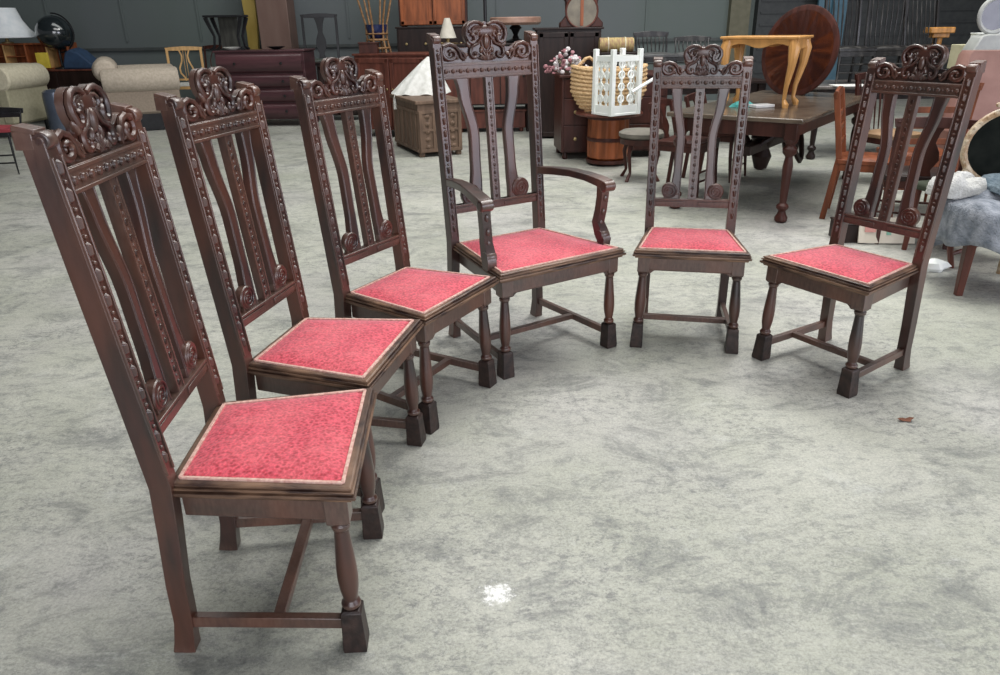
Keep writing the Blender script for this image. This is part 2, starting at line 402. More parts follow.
    # seat: moulded board
    def trap(off, z): return [Vector((wb/2-off, -.012+off, z)), Vector((wf/2-off, d-off, z)), Vector((-wf/2+off, d-off, z)), Vector((-wb/2+off, -.012+off, z))]
    b = MB(); b.m = 0
    b.rings([trap(o_, z) for o_, z in ((.020, .430), (.012, .432), (.010, .438), (.010, .4405), (.002, .4415), (-.001, .446), (.0, .451), (.009, .452), (.009, .4555), (.003, .4565), (.003, .461), (.011, .462), (.011, .465), (.007, .466), (.008, .4695), (.012, .4715), (.022, .4715), (.030, .4690))])
    b.build('seat_frame', OAKWORN, root, .0008, 25)
    # apron
    b = MB(); rs = []
    for off, z in ((.028, .372), (.024, .376), (.024, .432)): rs.append(trap(off, z))
    ri = [trap(.046, z) for z in (.432, .372)]
    n = 4; allr = rs + ri
    vs = [p for r in allr for p in r]; fs = []
    for i in range(5):
        i2 = (i+1) % 5
        for j in range(4): fs.append((i*4+j, i*4+(j+1) % 4, i2*4+(j+1) % 4, i2*4+j))
    b.add(vs, fs); b.build('apron', OAKH, root, .0015)
    # pad
    b = MB(); n = 16; off = .028; base = trap(off, .470)
    vs = []; 
    def bil(u, v): 
        l = base[3].lerp(base[2], v); r = base[0].lerp(base[1], v); return l.lerp(r, u)
    for i in range(n+1):
        for j in range(n+1):
            u, v = i/n, j/n; p = bil(u, v); e = min(u, 1-u, v, 1-v)
            h = .016*(1-(1-min(1, e/.28))**2.4); h += .0012*sin(i*1.7+j*.9)*min(1, e*6)
            vs.append(p + Vector((0, 0, h)))
    fs = [(i*(n+1)+j, (i+1)*(n+1)+j, (i+1)*(n+1)+j+1, i*(n+1)+j+1) for i in range(n) for j in range(n)]
    b.add(vs, fs); pad = b.build('seat_pad', VELVET, root, 0, 80)
    b = MB(); c4 = trap(off, .4730); loop = []
    for i in range(4):
        a, c = c4[i], c4[(i+1) % 4]
        loop += [a.lerp(c, q) for q in (.02, .2, .4, .6, .8, .98)]
    b.sweep(loop + loop[:1], [(.013, .006)]*(len(loop)+1), side=None) if False else None
    for i in range(4):
        a, c = c4[i], c4[(i+1) % 4]; b.sweep([a, a.lerp(c, .5), c], (.008, .006), side=(c-a).cross(Vector((0, 0, 1))).normalized())
    b.build('braid', BRAID, pad, .001, label='pale braid trim round the pad')
    # front legs
    for sx in (1, -1):
        b = MB(); X, Y = sx*S['ffw']/2, d-S['ffi']
        xt, yt = sx*(wf/2-.052), d-.05
        fr = [(.0, .0275), (.012, .0285), (.095, .0245), (.112, .0245), (.118, .019)]
        P3 = lambda z: (X + (xt-X)*z/.45, Y + (yt-Y)*z/.45)
        b.m = 1; b.rings([[Vector((P3(z)[0]+a*r, P3(z)[1]+c*r, z)) for a, c in ((-1,-1),(1,-1),(1,1),(-1,1))] for z, r in fr]); b.m = 0
        prof = [(.118, .017), (.124, .0225), (.132, .0235), (.138, .019), (.142, .0165), (.150, .0180), (.175, .0225), (.205, .0245), (.235, .0238), (.275, .0212), (.320, .0180), (.338, .0168), (.343, .0215), (.352, .0225), (.358, .0185), (.366, .0185)]
        b.rings([[Vector((P3(z)[0]+r*cos(a), P3(z)[1]+r*sin(a), z)) for a in [2*pi*j/18 for j in range(18)]] for z, r in prof])
        b.rings([[Vector((P3(z)[0]+a*r, P3(z)[1]+c*r, z)) for a, c in ((-1,-1),(1,-1),(1,1),(-1,1))] for z, r in ((.356, .018), (.366, .026), (.436, .027))])
        # small shaped bracket beside the block, under the apron
        b.prism([(.0, .375), (.0, .355), (.010, .358), (.020, .368), (.034, .375)], lambda a, z: Vector((P3(z)[0]-sx*(.024+a), d-.044, z)), lambda a, z: Vector((P3(z)[0]-sx*(.024+a), d-.030, z)))
        b.build('leg', [OAK, SCUFF], root, .0018, 30)
    # stretchers
    hz = .085
    for sx in (1, -1):
        b = MB(); a = Vector((sx*(S['fbw']/2), S['fby']+.0, hz)); c = Vector((sx*(S['ffw']/2-.002), d-S['ffi'], hz-.012))
        b.sweep([a, c], (.022, .030), side=(1, 0, 0)); b.build('stretcher', OAKH, root, .002)
    b = MB(); ym = d*.46; xm = (S['fbw']+S['ffw'])/4
    b.box((0, ym, hz-.005), (2*xm+.004, .028, .024)); b.build('stretcher', OAKH, root, .002)
    if arms:
        for sx in (1, -1):
            b = MB(); z0 = .735
            pts = [(sx*.245, py(z0)+.010, z0+.012), (sx*.262, .09, z0+.022), (sx*.282, .19, z0+.026), (sx*.300, .28, z0+.020), (sx*.312, .355, z0+.008), (sx*.316, .395, z0-.002)]
            b.sweep(pts, [(.040, .034), (.046, .034), (.054, .032), (.058, .032), (.060, .036), (.058, .040)], side=(1, 0, 0))
            b.lathe([(.004, -.031), (.020, -.031), (.024, -.026), (.024, .026), (.020, .031), (.004, .031)], (sx*.316, .398, z0-.008), 16, 'x')
            arm = b.build('armrest', OAK, root, .004)
            b = MB()
            pts = [(sx*.310, .375, z0-.012), (sx*.308, .375, z0-.06), (sx*.302, .372, z0-.12), (sx*.296, .365, z0-.17), (sx*.300, .385, z0-.215), (sx*.304, .400, z0-.245), (sx*.302, .398, z0-.272)]
            b.sweep(pts, [(.040, .040), (.040, .036), (.040, .036), (.040, .040), (.042, .052), (.042, .050), (.044, .040)], side=(1, 0, 0))
            for q in pts[1:5]: b.ell((q[0], q[1]+.020, q[2]), (.010, .006, .016), 8, 4)
            b.lathe([(.003, -.023), (.024, -.023), (.026, -.02), (.026, .02), (.024, .023), (.003, .023)], (pts[4][0], pts[4][1]+.008, pts[4][2]-.01), 16, 'x')
            b.build('arm_support', OAK, arm, .003)
    return root

GRP = 'high-backed carved side chairs with red seats'
SC = carved_chair('carved_dining_chair', 'carved high-back chair with red seat, nearest the camera at the front of the row', SIDE, group=GRP)
def put(o, x, y, a): o.location = (x, y, 0); o.rotation_euler = (0, 0, R(a-90))
put(SC, -.742, 1.570, 3.0)
for x, y, a, lb in ((-.715, 2.195, -12.7, 'carved high-back chair with red seat, second in the left row, right behind the nearest chair'),
                    (-.481, 2.780, -30.3, 'carved high-back chair with red seat, third in the left row, just left of the armchair'),
                    (.920, 3.477, -102.1, 'carved high-back chair with red seat, facing the camera right of the armchair'),
                    (1.588, 3.009, -148.4, 'carved high-back chair with red seat, rightmost, turned to face left')):
    dup(SC, (x, y, 0), R(a-90), lb)
AC = carved_chair('carved_armchair', 'tall carved armchair with scrolled arms and red seat in the middle of the arc', ARMC, arms=True)
put(AC, .005, 3.416, -57.7)
# ------------------------------------------------------------------ the furniture behind
def wd_(n, c, r=.42, k=2.0, s=18): return mat(n, c, tuple(min(1, x*k) for x in c), r, s, (1, 1, .15), spec=.3)
DARK = wd_('near_black_wood', (.012, .006, .005)); MAHO = wd_('dark_mahogany', (.035, .011, .008)); REDW = wd_('red_brown_wood', (.07, .022, .015))
ORNG = wd_('orange_brown_wood', (.17, .05, .018), .35); WALN = wd_('grey_walnut', (.07, .045, .03), .5); PALE = wd_('pale_varnished_wood', (.50, .30, .12), .3, 1.4)
GOLDW = wd_('honey_wood', (.46, .24, .08), .3, 1.35); BLK = mat('black_lacquer', (.008, .008, .009), (.015, .015, .017), .3, spec=.3)
DGW = mat('worn_black_wood', (.010, .009, .009), (.075, .07, .065), .35, 14, (1, 1, .3), contrast=(.5, .72))
CREAM = mat('cream_fabric', (.50, .45, .33), (.60, .55, .42), .9, 30, bump=.1); OLIV = mat('olive_cream_fabric', (.30, .28, .19), (.36, .33, .23), .9, 30)
BEIG = mat('beige_fabric', (.40, .34, .27), (.50, .43, .35), .9, 30); WHT = mat('white_cloth', (.62, .62, .58), (.75, .75, .72), .85, 20, bump=.1)
PLA = mat('white_plastic', (.80, .84, .80), (.86, .88, .86), .35); WICK = mat('straw_wicker', (.48, .30, .14), (.68, .48, .27), .7, 60, bump=.4)
BAMB = mat('brown_bamboo', (.13, .06, .02), (.28, .15, .06), .5, 30); BRASS = mat('dull_brass', (.30, .22, .10), (.45, .35, .18), .4, metal=.7)
KNOB = mat('black_knob', (.008, .008, .008), (.012, .012, .012), .3); RED = mat('red_seat_cloth', (.20, .02, .03), (.30, .04, .05), .8)

def rect(c, w, d, rz):
    a = Vector((cos(rz), sin(rz), 0))*w/2; b = Vector((-sin(rz), cos(rz), 0))*d/2; c = Vector(c)
    return c-a-b, c+a-b, c+a+b, c-a+b
def part(root, name, m, fn, bevel=.003, **k):
    b = MB(); fn(b); return b.build(name, m, root, bevel, **k)

def chair(name, label, loc, rz, m, w=.44, d=.42, hs=.45, h=.95, style='ladder', seat=None, group=None, rake=.07, leg=.032):
    """plain background chair, faces -y"""
    t = thing(name, label, 'chair', loc, rz, group)
    part(t, 'seat', seat or m, lambda b: (b.box((0, 0, hs-.02), (w, d, .035)), b.ell((0, 0, hs-.005), (w*.46, d*.46, .022), 14, 6)), .006)
    part(t, 'seat_rail', m, lambda b: (b.box((0, -d/2+.015, hs-.06), (w-.04, .02, .05)), b.box((0, d/2-.015, hs-.06), (w-.04, .02, .05)), b.box((w/2-.015, 0, hs-.06), (.02, d-.04, .05)), b.box((-w/2+.015, 0, hs-.06), (.02, d-.04, .05))))
    for s in (-1, 1):
        part(t, 'leg', m, lambda b: b.sweep([(s*(w/2-.015), -d/2, 0), (s*(w/2-.025), -d/2+.02, hs*.5), (s*(w/2-.025), -d/2+.025, hs-.03)], [leg*.33, leg*.55, leg*.6]))
        part(t, 'back_post', m, lambda b: b.sweep([(s*(w/2-.02), d/2+.04, 0), (s*(w/2-.025), d/2-.01, hs), (s*(w/2-.02), d/2+rake*.4, (hs+h)/2), (s*(w/2-.02), d/2+rake, h)], [(leg*.8, leg)]*4, side=(1, 0, 0)))
    Y = lambda z: d/2-.01 + (rake+.01)*max(0, (z-hs)/(h-hs))**1.2
    for z in (.12, .2): part(t, 'stretcher', m, lambda b: b.sweep([(-w/2+.02, -d/2+.02, z), (w/2-.02, -d/2+.02, z)], .009))
    part(t, 'top_rail', m, lambda b: b.prism([(-w/2, -.04), (w/2, -.04), (w/2+.01, .01), (w*.25, .022), (0, .028), (-w*.25, .022), (-w/2-.01, .01)], lambda x, z: Vector((x, Y(h)+.012, h+z)), lambda x, z: Vector((x, Y(h)-.012, h+z))))
    if style == 'ladder':
        for i in range(3):
            z = hs+.10+(h-hs-.16)*i/3
            part(t, 'slat', m, lambda b: b.box((0, Y(z), z), (w-.04, .014, .042)))
    elif style == 'spindle':
        for i in range(7):
            x = (i-3)*(w-.06)/7
            part(t, 'spindle', m, lambda b: b.sweep([(x*.9, Y(hs), hs), (x, Y((h+hs)/2), (h+hs)/2), (x, Y(h), h-.02)], [.006, .010, .006], n=6))
    elif style == 'lyre':
        def ly(b):
            for s in (-1, 1): b.sweep([(s*q*w, Y(hs+z*(h-hs)), hs+z*(h-hs)) for q, z in ((.05, .05), (.07, .15), (.17, .28), (.18, .42), (.10, .62), (.08, .78), (.13, .92), (.11, .98))], [(.026, .014)]*8, side=(1, 0, 0))
            for x in (-.02, .02): b.sweep([(x, Y(hs+.1), hs+.08), (x, Y(h), h-.03)], .005, n=6)
        part(t, 'splat', m, ly); part(t, 'back_rail', m, lambda b: b.box((0, Y(hs+.05), hs+.05), (w-.04, .016, .03)))
    elif style == 'splat':
        part(t, 'splat', m, lambda b: b.prism([(s*q*w, z) for s, L in ((1, ((.10, .0), (.07, .12), (.15, .3), (.13, .45), (.06, .62), (.09, .8), (.16, .97))), (-1, ((.16, .97), (.09, .8), (.06, .62), (.13, .45), (.15, .3), (.07, .12), (.10, .0)))) for q, z in L],
             lambda x, z: Vector((x, Y(hs+z*(h-hs))+.008, hs+z*(h-hs))), lambda x, z: Vector((x, Y(hs+z*(h-hs))-.008, hs+z*(h-hs)))))
    elif style == 'loop':
        def lp(b):
            for s in (-1, 1): b.sweep([(s*.04+.09*s*sin(pi*q)*1.0, Y(hs+q*(h-hs)), hs+q*(h-hs)*.97) for q in [i/10 for i in range(11)]], .009, n=6)
        part(t, 'splat', m, lp)
    return t

def casegood(name, label, cat, c, w, d, h, rz, m, rows=None, doors=0, legs=.0, topm=None, over=.02, knobm=None, panelm=None, bow=0, group=None):
    """c = centre of the footprint; front faces -y before turning"""
    t = thing(name, label, cat, c, rz, group)
    def body(b):
        b.box((0, 0, legs+(h-legs)/2), (w, d, h-legs-.03))
    part(t, 'body', m, body, .004)
    part(t, 'top', topm or m, lambda b: b.box((0, 0, h-.012), (w+2*over, d+2*over, .026)), .006)
    for a in (-1, 1):
        for e in (-1, 1):
            part(t, 'foot', m, lambda b: b.lathe([(.018, 0), (.03, .01), (.03, max(.04, legs*.6)), (.024, max(.05, legs)+.01)], (a*(w/2-.05), e*(d/2-.05), 0), 10))
    fy = -d/2
    if rows:
        z = h-.035; tot = sum(r for r, n in rows); av = h-legs-.06
        for r, n in rows:
            hh = av*r/tot
            for i in range(n):
                ww = (w-.04)/n; cx = -w/2+.02+ww*(i+.5)
                def dr(b):
                    if bow:
                        rs = []
                        for k in range(9):
                            a = -pi/2+pi*k/8; rs.append([Vector((cx+x_*(ww/2-.006), fy-.004-bow*cos(a)*(1-.25*abs(x_)), z-hh/2+sin(a)*hh*.46)) for x_ in (-1, -.5, 0, .5, 1)])
                        b.rings(rs, close=False, cap=False)
                        b.box((cx, fy-.0, z-hh/2), (ww-.012, .02, hh*.9))
                    else: b.box((cx, fy-.006, z-hh/2), (ww-.012, .018, hh-.012))
                dd = part(t, 'drawer', panelm or m, dr, .003)
                for s in ((-1, 1) if ww > .4 else (0,)):
                    part(dd, 'knob', knobm or BRASS, lambda b: b.lathe([(.004, 0), (.009, .008), (.022, .02), (.018, .03), (.004, .034)], (cx+s*ww*.27, fy-.012-bow, z-hh/2), 10, 'x', rot=Matrix.Rotation(-pi/2, 3, 'Z')), 0)
            z -= hh
    for i in range(doors):
        ww = (w-.04)/doors; cx = -w/2+.02+ww*(i+.5)
        def do(b):
            hh = h-legs-.07; zc = legs+.02+hh/2
            b.box((cx, fy-.008, zc), (ww-.01, .022, hh))
            for e in (-1, 1):
                b.box((cx+e*(ww/2-.035), fy-.022, zc), (.055, .014, hh-.02)); b.box((cx, fy-.022, zc+e*(hh/2-.035)), (ww-.02, .014, .055))
        dd = part(t, 'door', panelm or m, do, .004)
        part(dd, 'knob', knobm or BRASS, lambda b: b.ell((cx+(ww/2-.04)*(1 if i == 0 else -1), fy-.04, legs+(h-legs)*.55), (.014, .014, .014)), 0)
    return t

def sofa(name, label, loc, rz, m, sidem, w=.95, d=.9, arm=.72, back=.85, hs=.42, lg=.18, roll=.11):
    t = thing(name, label, 'sofa' if w > 1.2 else 'armchair', loc, rz)
    part(t, 'base', sidem, lambda b: b.box((0, 0, (lg+hs)/2), (w-.1, d-.06, hs-lg)), .02)
    part(t, 'seat_cushion', m, lambda b: b.box((0, -.06, hs+.06), (w-.34, d-.22, .14)), .04)
    def bk(b):
        b.box((0, d/2-.12, (hs+back)/2), (w-.18, .16, back-hs)); b.lathe([(.01, -w/2+.08), (roll*.8, -w/2+.1), (roll, -w/2+.2), (roll, w/2-.2), (roll*.8, w/2-.1), (.01, w/2-.08)], (0, d/2-.08, back-roll*.4), 18, 'x')
    part(t, 'backrest', m, bk, .03)
    for s in (-1, 1):
        def ar(b):
            b.lathe([(.01, -d/2-.01), (roll*.86, -d/2), (roll, -d/2+.03), (roll*1.02, 0), (roll, d/2-.06), (roll*.8, d/2-.01), (.01, d/2)], (s*(w/2-.10), 0, arm-roll), 20, 'y')
        a = part(t, 'arm', m, ar, .0)
        part(a, 'arm_panel', sidem, lambda b: b.box((s*(w/2-.10), 0, (lg+arm-roll)/2+.02), (.15, d-.04, arm-roll-lg)), .02)
        for e in (-1, 1): part(t, 'leg', BLK, lambda b: b.lathe([(.018, 0), (.03, .03), (.035, lg+.02)], (s*(w/2-.12), e*(d/2-.1), 0), 10), 0)
    return t

# --- far left
p = onz(12, 176)
chair('metal_chair', 'dark metal-legged chair with a red seat at the far left edge', (p.x-.22, p.y+.25, 0), R(12), BLK, style='ladder', seat=RED, h=.62, leg=.022, hs=.47)
p = at(42, 66, 11.0)
sofa('cream_armchair', 'cream rolled-arm armchair at the far left, in front of the writing desk', (p.x-.98, 11.3, 0), R(-4), CREAM, OLIV, w=1.15, d=.95, arm=p.z+.02, back=p.z-.08, roll=.17)
a, b_ = at(-25, 71, 12.6), at(100, 71, 12.6)
casegood('writing_desk', 'dark writing desk with a red-brown top, behind the cream armchair', 'desk', ((a.x+b_.x)/2, 12.9, 0), b_.x-a.x, .7, a.z, 0, DARK, rows=[(1, 3)], legs=.25, topm=REDW)
DZ = a.z
q0, q1 = at(-20, 44, 12.75), at(66, 44, 12.75)
t = thing('pigeonhole_hutch', 'open brown pigeonhole hutch standing on the writing desk at far left', 'hutch', ((q0.x+q1.x)/2, 12.9, DZ))
W = q1.x-q0.x; Hh = q0.z-DZ
part(t, 'carcass', ORNG, lambda b: (b.box((0, 0, Hh-.012), (W, .3, .024)), b.box((0, 0, .012), (W, .3, .024)), b.box((0, .14, Hh/2), (W, .015, Hh)), b.box((-W/2, 0, Hh/2), (.024, .3, Hh)), b.box((W/2, 0, Hh/2), (.024, .3, Hh))))
for k in (-.5, 0, .5): part(t, 'divider', PALE if k else ORNG, lambda b: b.box((W/2*k, 0, Hh/2), (.024, .28, Hh)))
part(t, 'shelf', ORNG, lambda b: b.box((-W/4, 0, Hh*.5), (W/2, .27, .015)))
c0 = at(41, 70, 12.5); tag(part(None, 'notebook', mat('yellow_card', (.55, .42, .04), (.65, .5, .06), .6), lambda b: b.box((c0.x, 12.62, DZ+.02+.12), (.19, .04, .23)), .004), 'yellow notebook standing on the writing desk against the hutch', 'notebook')
# lamp on the hutch
c0 = at(3, 24, 12.85); r = at(33, 38, 12.85).x - at(3, 38, 12.85).x
t = thing('table_lamp', 'table lamp with a flared white shade standing on the pigeonhole hutch', 'lamp', (c0.x, 12.85, q0.z))
o1 = q0.z
LTz = at(1, 8, 12.85).z-o1; LBz = at(1, 38, 12.85).z-o1
part(t, 'base', BRASS, lambda b: b.lathe([(.01, 0), (.09, .0), (.085, .02), (.03, .03), (.02, LBz+.02), (.01, LBz+.1)], (0, 0, 0), 14), 0)
part(t, 'lamp_shade', mat('white_shade', (.68, .72, .75), (.78, .80, .82), .8), lambda b: b.rings([[Vector((rr*cos(2*pi*j/28), rr*sin(2*pi*j/28), LBz+(LTz-LBz)*k)) for j in range(28)] for k, rr in ((0, r), (.02, r*1.01), (.08, r*.92), (.3, r*.74), (.6, r*.58), (1, r*.47))]), 0)
# black globe
c0 = at(55, 33, 12.8); r = (at(73, 33, 12.8).x-at(38, 33, 12.8).x)/2
t = thing('globe_ornament', 'glossy black globe on a slim stand on the writing desk', 'globe', (c0.x, 12.8, DZ))
part(t, 'globe', mat('gloss_black_glass', (.008, .012, .014), (.02, .026, .03), .08, 6, coat=1), lambda b: b.ell((0, 0, c0.z-DZ), (r, r, r*.95), 28, 16), 0)
part(t, 'stand', BLK, lambda b: (b.lathe([(.01, 0), (.13, 0), (.12, .02), (.02, .04), (.018, c0.z-DZ)], (0, 0, 0), 14), b.sweep([(r*1.05*cos(a), 0, c0.z-DZ+r*1.05*sin(a)) for a in [R(-90+12*i) for i in range(16)]], .012)), 0)
c0 = at(84, 60, 12.8)
tag(part(None, 'cloth_bag', mat('dark_blue_cloth', (.014, .035, .075), (.02, .05, .11), .8), lambda b: b.prism([(-.27, 0), (.26, 0), (.24, .05), (.02, .27), (-.12, .33), (-.2, .27), (-.26, .1)], lambda x, z: Vector((c0.x+x, 12.95, DZ+z)), lambda x, z: Vector((c0.x+x, 12.62, DZ+z*.9))), .03), 'dark blue cloth bag slumped on the right end of the writing desk', 'bag')
# slate bin
c0 = at(57, 128, 11.0); r = .16; zt = at(57, 90, 11.0).z
t = thing('waste_bin', 'tall slate-grey metal bin beside the cream armchair', 'bin', (c0.x+.02, 11.1, 0))
part(t, 'body', mat('slate_metal', (.07, .085, .12), (.09, .11, .15), .25, 4, metal=.3), lambda b: b.lathe([(.13, 0), (.14, .01), (r, .1), (r, zt-.1), (r*.95, zt-.03), (r*.7, zt), (.01, zt+.01)], (0, 0, 0), 24), 0)
# sofa seen from its side
a, b_ = at(97, 70, 11.4), at(172, 70, 11.4)
t = sofa('beige_sofa', 'beige rolled-arm sofa seen from its side, behind the two left chairs', ((a.x+b_.x)/2-.22, 12.0, 0), R(90+25), BEIG, mat('tan_linen', (.25, .20, .155), (.31, .25, .195), .9, 40), w=1.3, d=b_.x-a.x-.04, arm=a.z+.02, back=a.z+.06, hs=.42, lg=.24, roll=.17)
part(t, 'plinth', BLK, lambda b: b.box((0, 0, .13), (1.18, b_.x-a.x-.2, .24)))
# --- chairs by the left wall
c0 = at(182, 47, 13.4)
chair('lyre_back_chair', 'pale wooden lyre-back chair with a white seat by the bow-fronted chest', (c0.x+.03, 13.3, 0), R(16), PALE, style='lyre', w=.58, h=c0.z-.02, seat=WHT, hs=.55, leg=.05)
c0 = at(206, 47, 13.9)
chair('loop_back_chair', 'dark chair with a thin looped back, right behind the pale lyre-back chair', (c0.x, 14.0, 0), R(-10), MAHO, style='loop', w=.5, h=c0.z, seat=WHT, hs=.6)
# bow-fronted chest of drawers
a, b_ = at(212, 51, 11.75), at(306, 51, 11.75)
PUR = mat('purple_brown_polish', (.045, .018, .022), (.085, .035, .04), .32, 8, (.2, .2, 2))
casegood('bow_front_chest', 'large bow-fronted chest of four drawers with dark round knobs', 'chest', ((a.x+b_.x)/2, 12.05, 0), b_.x-a.x-.04, .55, a.z, R(-4), PUR, rows=[(1.35, 1), (.95, 1), (.95, 1), (1.05, 1)], legs=.09, knobm=KNOB, bow=.075)
CZ = a.z
c0 = at(229, 47, 12.0); hh = at(229, 15, 12.0).z-CZ; ww = .58
t = thing('plant_stand', 'black side table with curved legs standing on top of the bow-fronted chest', 'table', (c0.x, 12.05, CZ))
part(t, 'table_top', BLK, lambda b: b.box((0, 0, hh-.015), (ww, .34, .03)), .006)
for s in (-1, 1):
    for e in (-1, 1): part(t, 'leg', BLK, lambda b: b.sweep([(s*ww*.45, e*.14, hh-.03), (s*ww*.40, e*.13, hh*.75), (s*ww*.30, e*.11, hh*.4), (s*ww*.33, e*.12, .05), (s*ww*.42, e*.14, 0)], [(.06, .03), (.05, .03), (.03, .03), (.03, .03), (.05, .03)], side=(1, 0, 0)))
part(t, 'panel', wd_('dim_grey_panel', (.04, .04, .035)), lambda b: b.box((-.02, .13, hh*.5), (ww*.5, .015, hh*.92)))
for (u, nm, lb, m_) in ((233, 'dish', 'small pale dish on the bow-fronted chest beneath the black table', WHT), (277, 'dish', 'low dark dish on the right of the bow-fronted chest', BLK)):
    c0 = at(u, 47, 11.95); b = MB(); b.lathe([(.03, 0), (.05, .004), (.13, .04), (.135, .045), (.125, .044), (.045, .012), (.004, .01)], (0, 0, 0), 20); o = b.build(nm, m_, loc=(c0.x, 11.9, CZ+.001)); tag(o, lb, 'dish')
# tall panel and yellow post
a, b_ = at(256, 0, 13.6), at(287, 0, 13.6)
t = thing('wardrobe', 'tall plain pinkish-brown wardrobe side rising behind the bow-fronted chest', 'wardrobe', ((a.x+b_.x)/2, 13.8, 0))
part(t, 'body', mat('pink_brown_wood', (.13, .075, .06), (.16, .10, .08), .5, 6, (1, 1, .2)), lambda b: (b.box((0, 0, 1.15), (b_.x-a.x, .5, 2.3)), b.box((0, 0, 2.33), (b_.x-a.x+.08, .56, .06))), .01)
part(t, 'plinth', MAHO, lambda b: b.box((0, 0, .05), (b_.x-a.x+.04, .54, .1)))
a = at(248, 10, 13.9)
tag(part(None, 'timber_post', mat('yellow_timber', (.38, .26, .05), (.5, .36, .09), .5, 8, (1, 1, .2)), lambda b: b.sweep([(a.x-.13, 14.2, .0), (a.x-.02, 14.1, at(251, 22, 14).z), (a.x-.03, 14.1, 2.4)], [(.08, .1), (.2, .1), (.26, .1)], side=(1, 0, 0))), 'yellow timber post left of the tall wardrobe side', 'post')
# black chair against the wall
c0 = at(320, 15, 13.2)
chair('black_splat_chair', 'black high-back chair with a grey solid splat, against the back wall', (c0.x, 13.0, 0), R(8), BLK, style='splat', w=.58, h=c0.z, hs=at(320, 60, 12.8).z, seat=mat('dim_green_panel', (.05, .06, .05), (.07, .08, .07), .6), leg=.05)
c0 = at(322, 64, 12.3)
casegood('low_bookcase', 'low near-black bookcase in front of the black high-back chair', 'bookcase', (c0.x+.22, 12.52, 0), .66, .26, c0.z+.02, 0, DARK, doors=2, legs=.06)
# brown cabinet, box, wicker stand with bowl
a = at(385, 54, 10.2)
casegood('brown_cabinet', 'tall red-brown cabinet standing behind the carved chest', 'cabinet', (a.x+.13, 10.6, 0), 1.02, .62, a.z, R(-18), REDW, doors=2, legs=.08, panelm=REDW)
BZ = a.z
c0 = at(362, 54, 10.3); tag(part(None, 'wooden_box', MAHO, lambda b: (b.box((c0.x+.06, 10.55, BZ+.06), (.24, .2, .12)), b.box((c0.x+.06, 10.55, BZ+.13), (.26, .22, .02))), .004), 'small dark red box on the left end of the brown cabinet', 'box')
c0 = at(376, 50, 10.7); ztop = at(376, -14, 10.7).z-BZ-.001; zb = at(376, 24, 10.7).z-BZ
t = thing('bamboo_plant_stand', 'tall splayed bamboo plant stand on top of the brown cabinet', 'plant stand', (c0.x+.02, 10.75, BZ))
for i in range(6):
    a0 = 2*pi*i/6+.3
    part(t, 'cane', BAMB, lambda b: b.sweep([(.17*cos(a0), .17*sin(a0), 0), (.13*cos(a0), .13*sin(a0), zb*.5), (.14*cos(a0), .14*sin(a0), zb), (.26*cos(a0), .26*sin(a0), ztop)], [.017, .014, .014, .012]), 0)
for z, rr in ((.06, .165), (zb*.45, .14), (zb-.12, .145)): part(t, 'hoop', BAMB, lambda b: b.sweep([(rr*cos(2*pi*j/16), rr*sin(2*pi*j/16), z) for j in range(17)], .011, n=6), 0)
part(t, 'tray', BAMB, lambda b: b.lathe([(.01, zb-.2), (.14, zb-.2), (.14, zb-.18), (.01, zb-.18)], (0, 0, 0), 16))
b = MB(); b.lathe([(.02, 0), (.08, .0), (.12, .05), (.14, .12), (.145, .17), (.13, .172), (.12, .1), (.01, .02)], (0, 0, 0), 20)
tag(b.build('bowl', mat('navy_glaze', (.008, .012, .05), (.012, .02, .08), .2), loc=(c0.x+.02, 10.75, BZ+zb-.178)), 'dark navy bowl held in the bamboo plant stand', 'bowl')
# wardrobe with orange doors
a, b_ = at(397, 2, 12.6), at(466, 2, 12.6)
casegood('panelled_wardrobe', 'tall wardrobe with two glowing orange-brown panel doors at the back wall', 'wardrobe', ((a.x+b_.x)/2, 13.0, at(400, 27, 12.6).z), b_.x-a.x, .55, 1.2, 0, MAHO, doors=2, panelm=ORNG)
casegood('dark_sideboard', 'black-brown chest under the orange-doored wardrobe', 'chest', ((a.x+b_.x)/2, 13.0, 0), b_.x-a.x+.1, .6, at(400, 27, 12.6).z, 0, DARK, rows=[(1, 2), (1, 1), (1, 1)])
# carved chest
c1 = onz(420, 158); e1 = Vector((-.38, .925, 0)); e2 = Vector((.925, .38, 0)); L1, L2 = 1.05, .52; zc = at(420, 101, c1.y).z
cc = c1 + e1*L1/2 + e2*L2/2; rz = math.atan2(e2.y, e2.x)
t = thing('carved_chest', 'weathered carved wooden chest on short feet, left of the armchair back', 'chest', (cc.x, cc.y, 0), rz)
CH = wd_('grey_carved_wood', (.10, .065, .045), .6, 1.8, 25)
part(t, 'body', CH, lambda b: b.box((0, 0, .04+(zc-.07)/2), (L2, L1, zc-.09)), .006)
part(t, 'lid', CH, lambda b: b.box((0, 0, zc-.02), (L2+.05, L1+.05, .04)), .008)
def carve(b):
    b.box((0, -L1/2-.005, zc*.48), (L2*.9, .02, .025)); 
    for s in (-1, 1): b.box((s*L2*.44, -L1/2-.006, zc*.45), (.04, .022, zc*.72)); b.box((s*L2*.15, -L1/2-.006, zc*.45), (.025, .02, zc*.72))
    for s in (-1, 0, 1):
        for k in range(5): b.ell((s*L2*.29, -L1/2-.004, zc*(.18+.135*k)), (.035, .012, .026), 10, 6); b.ell((s*L2*.29, -L1/2-.012, zc*(.18+.135*k)), (.014, .012, .012), 8, 5)
    for k in range(6): b.box((-L2/2-.004, -L1*.42+L1*.168*k, zc*.45), (.018, .03, zc*.7))
    for z in (.12, .8): b.box((-L2/2-.004, 0, zc*z), (.018, L1*.96, .035)); b.box((0, -L1/2-.004, zc*z), (L2*.96, .018, .035))
part(t, 'carved_panel', CH, carve, .003)
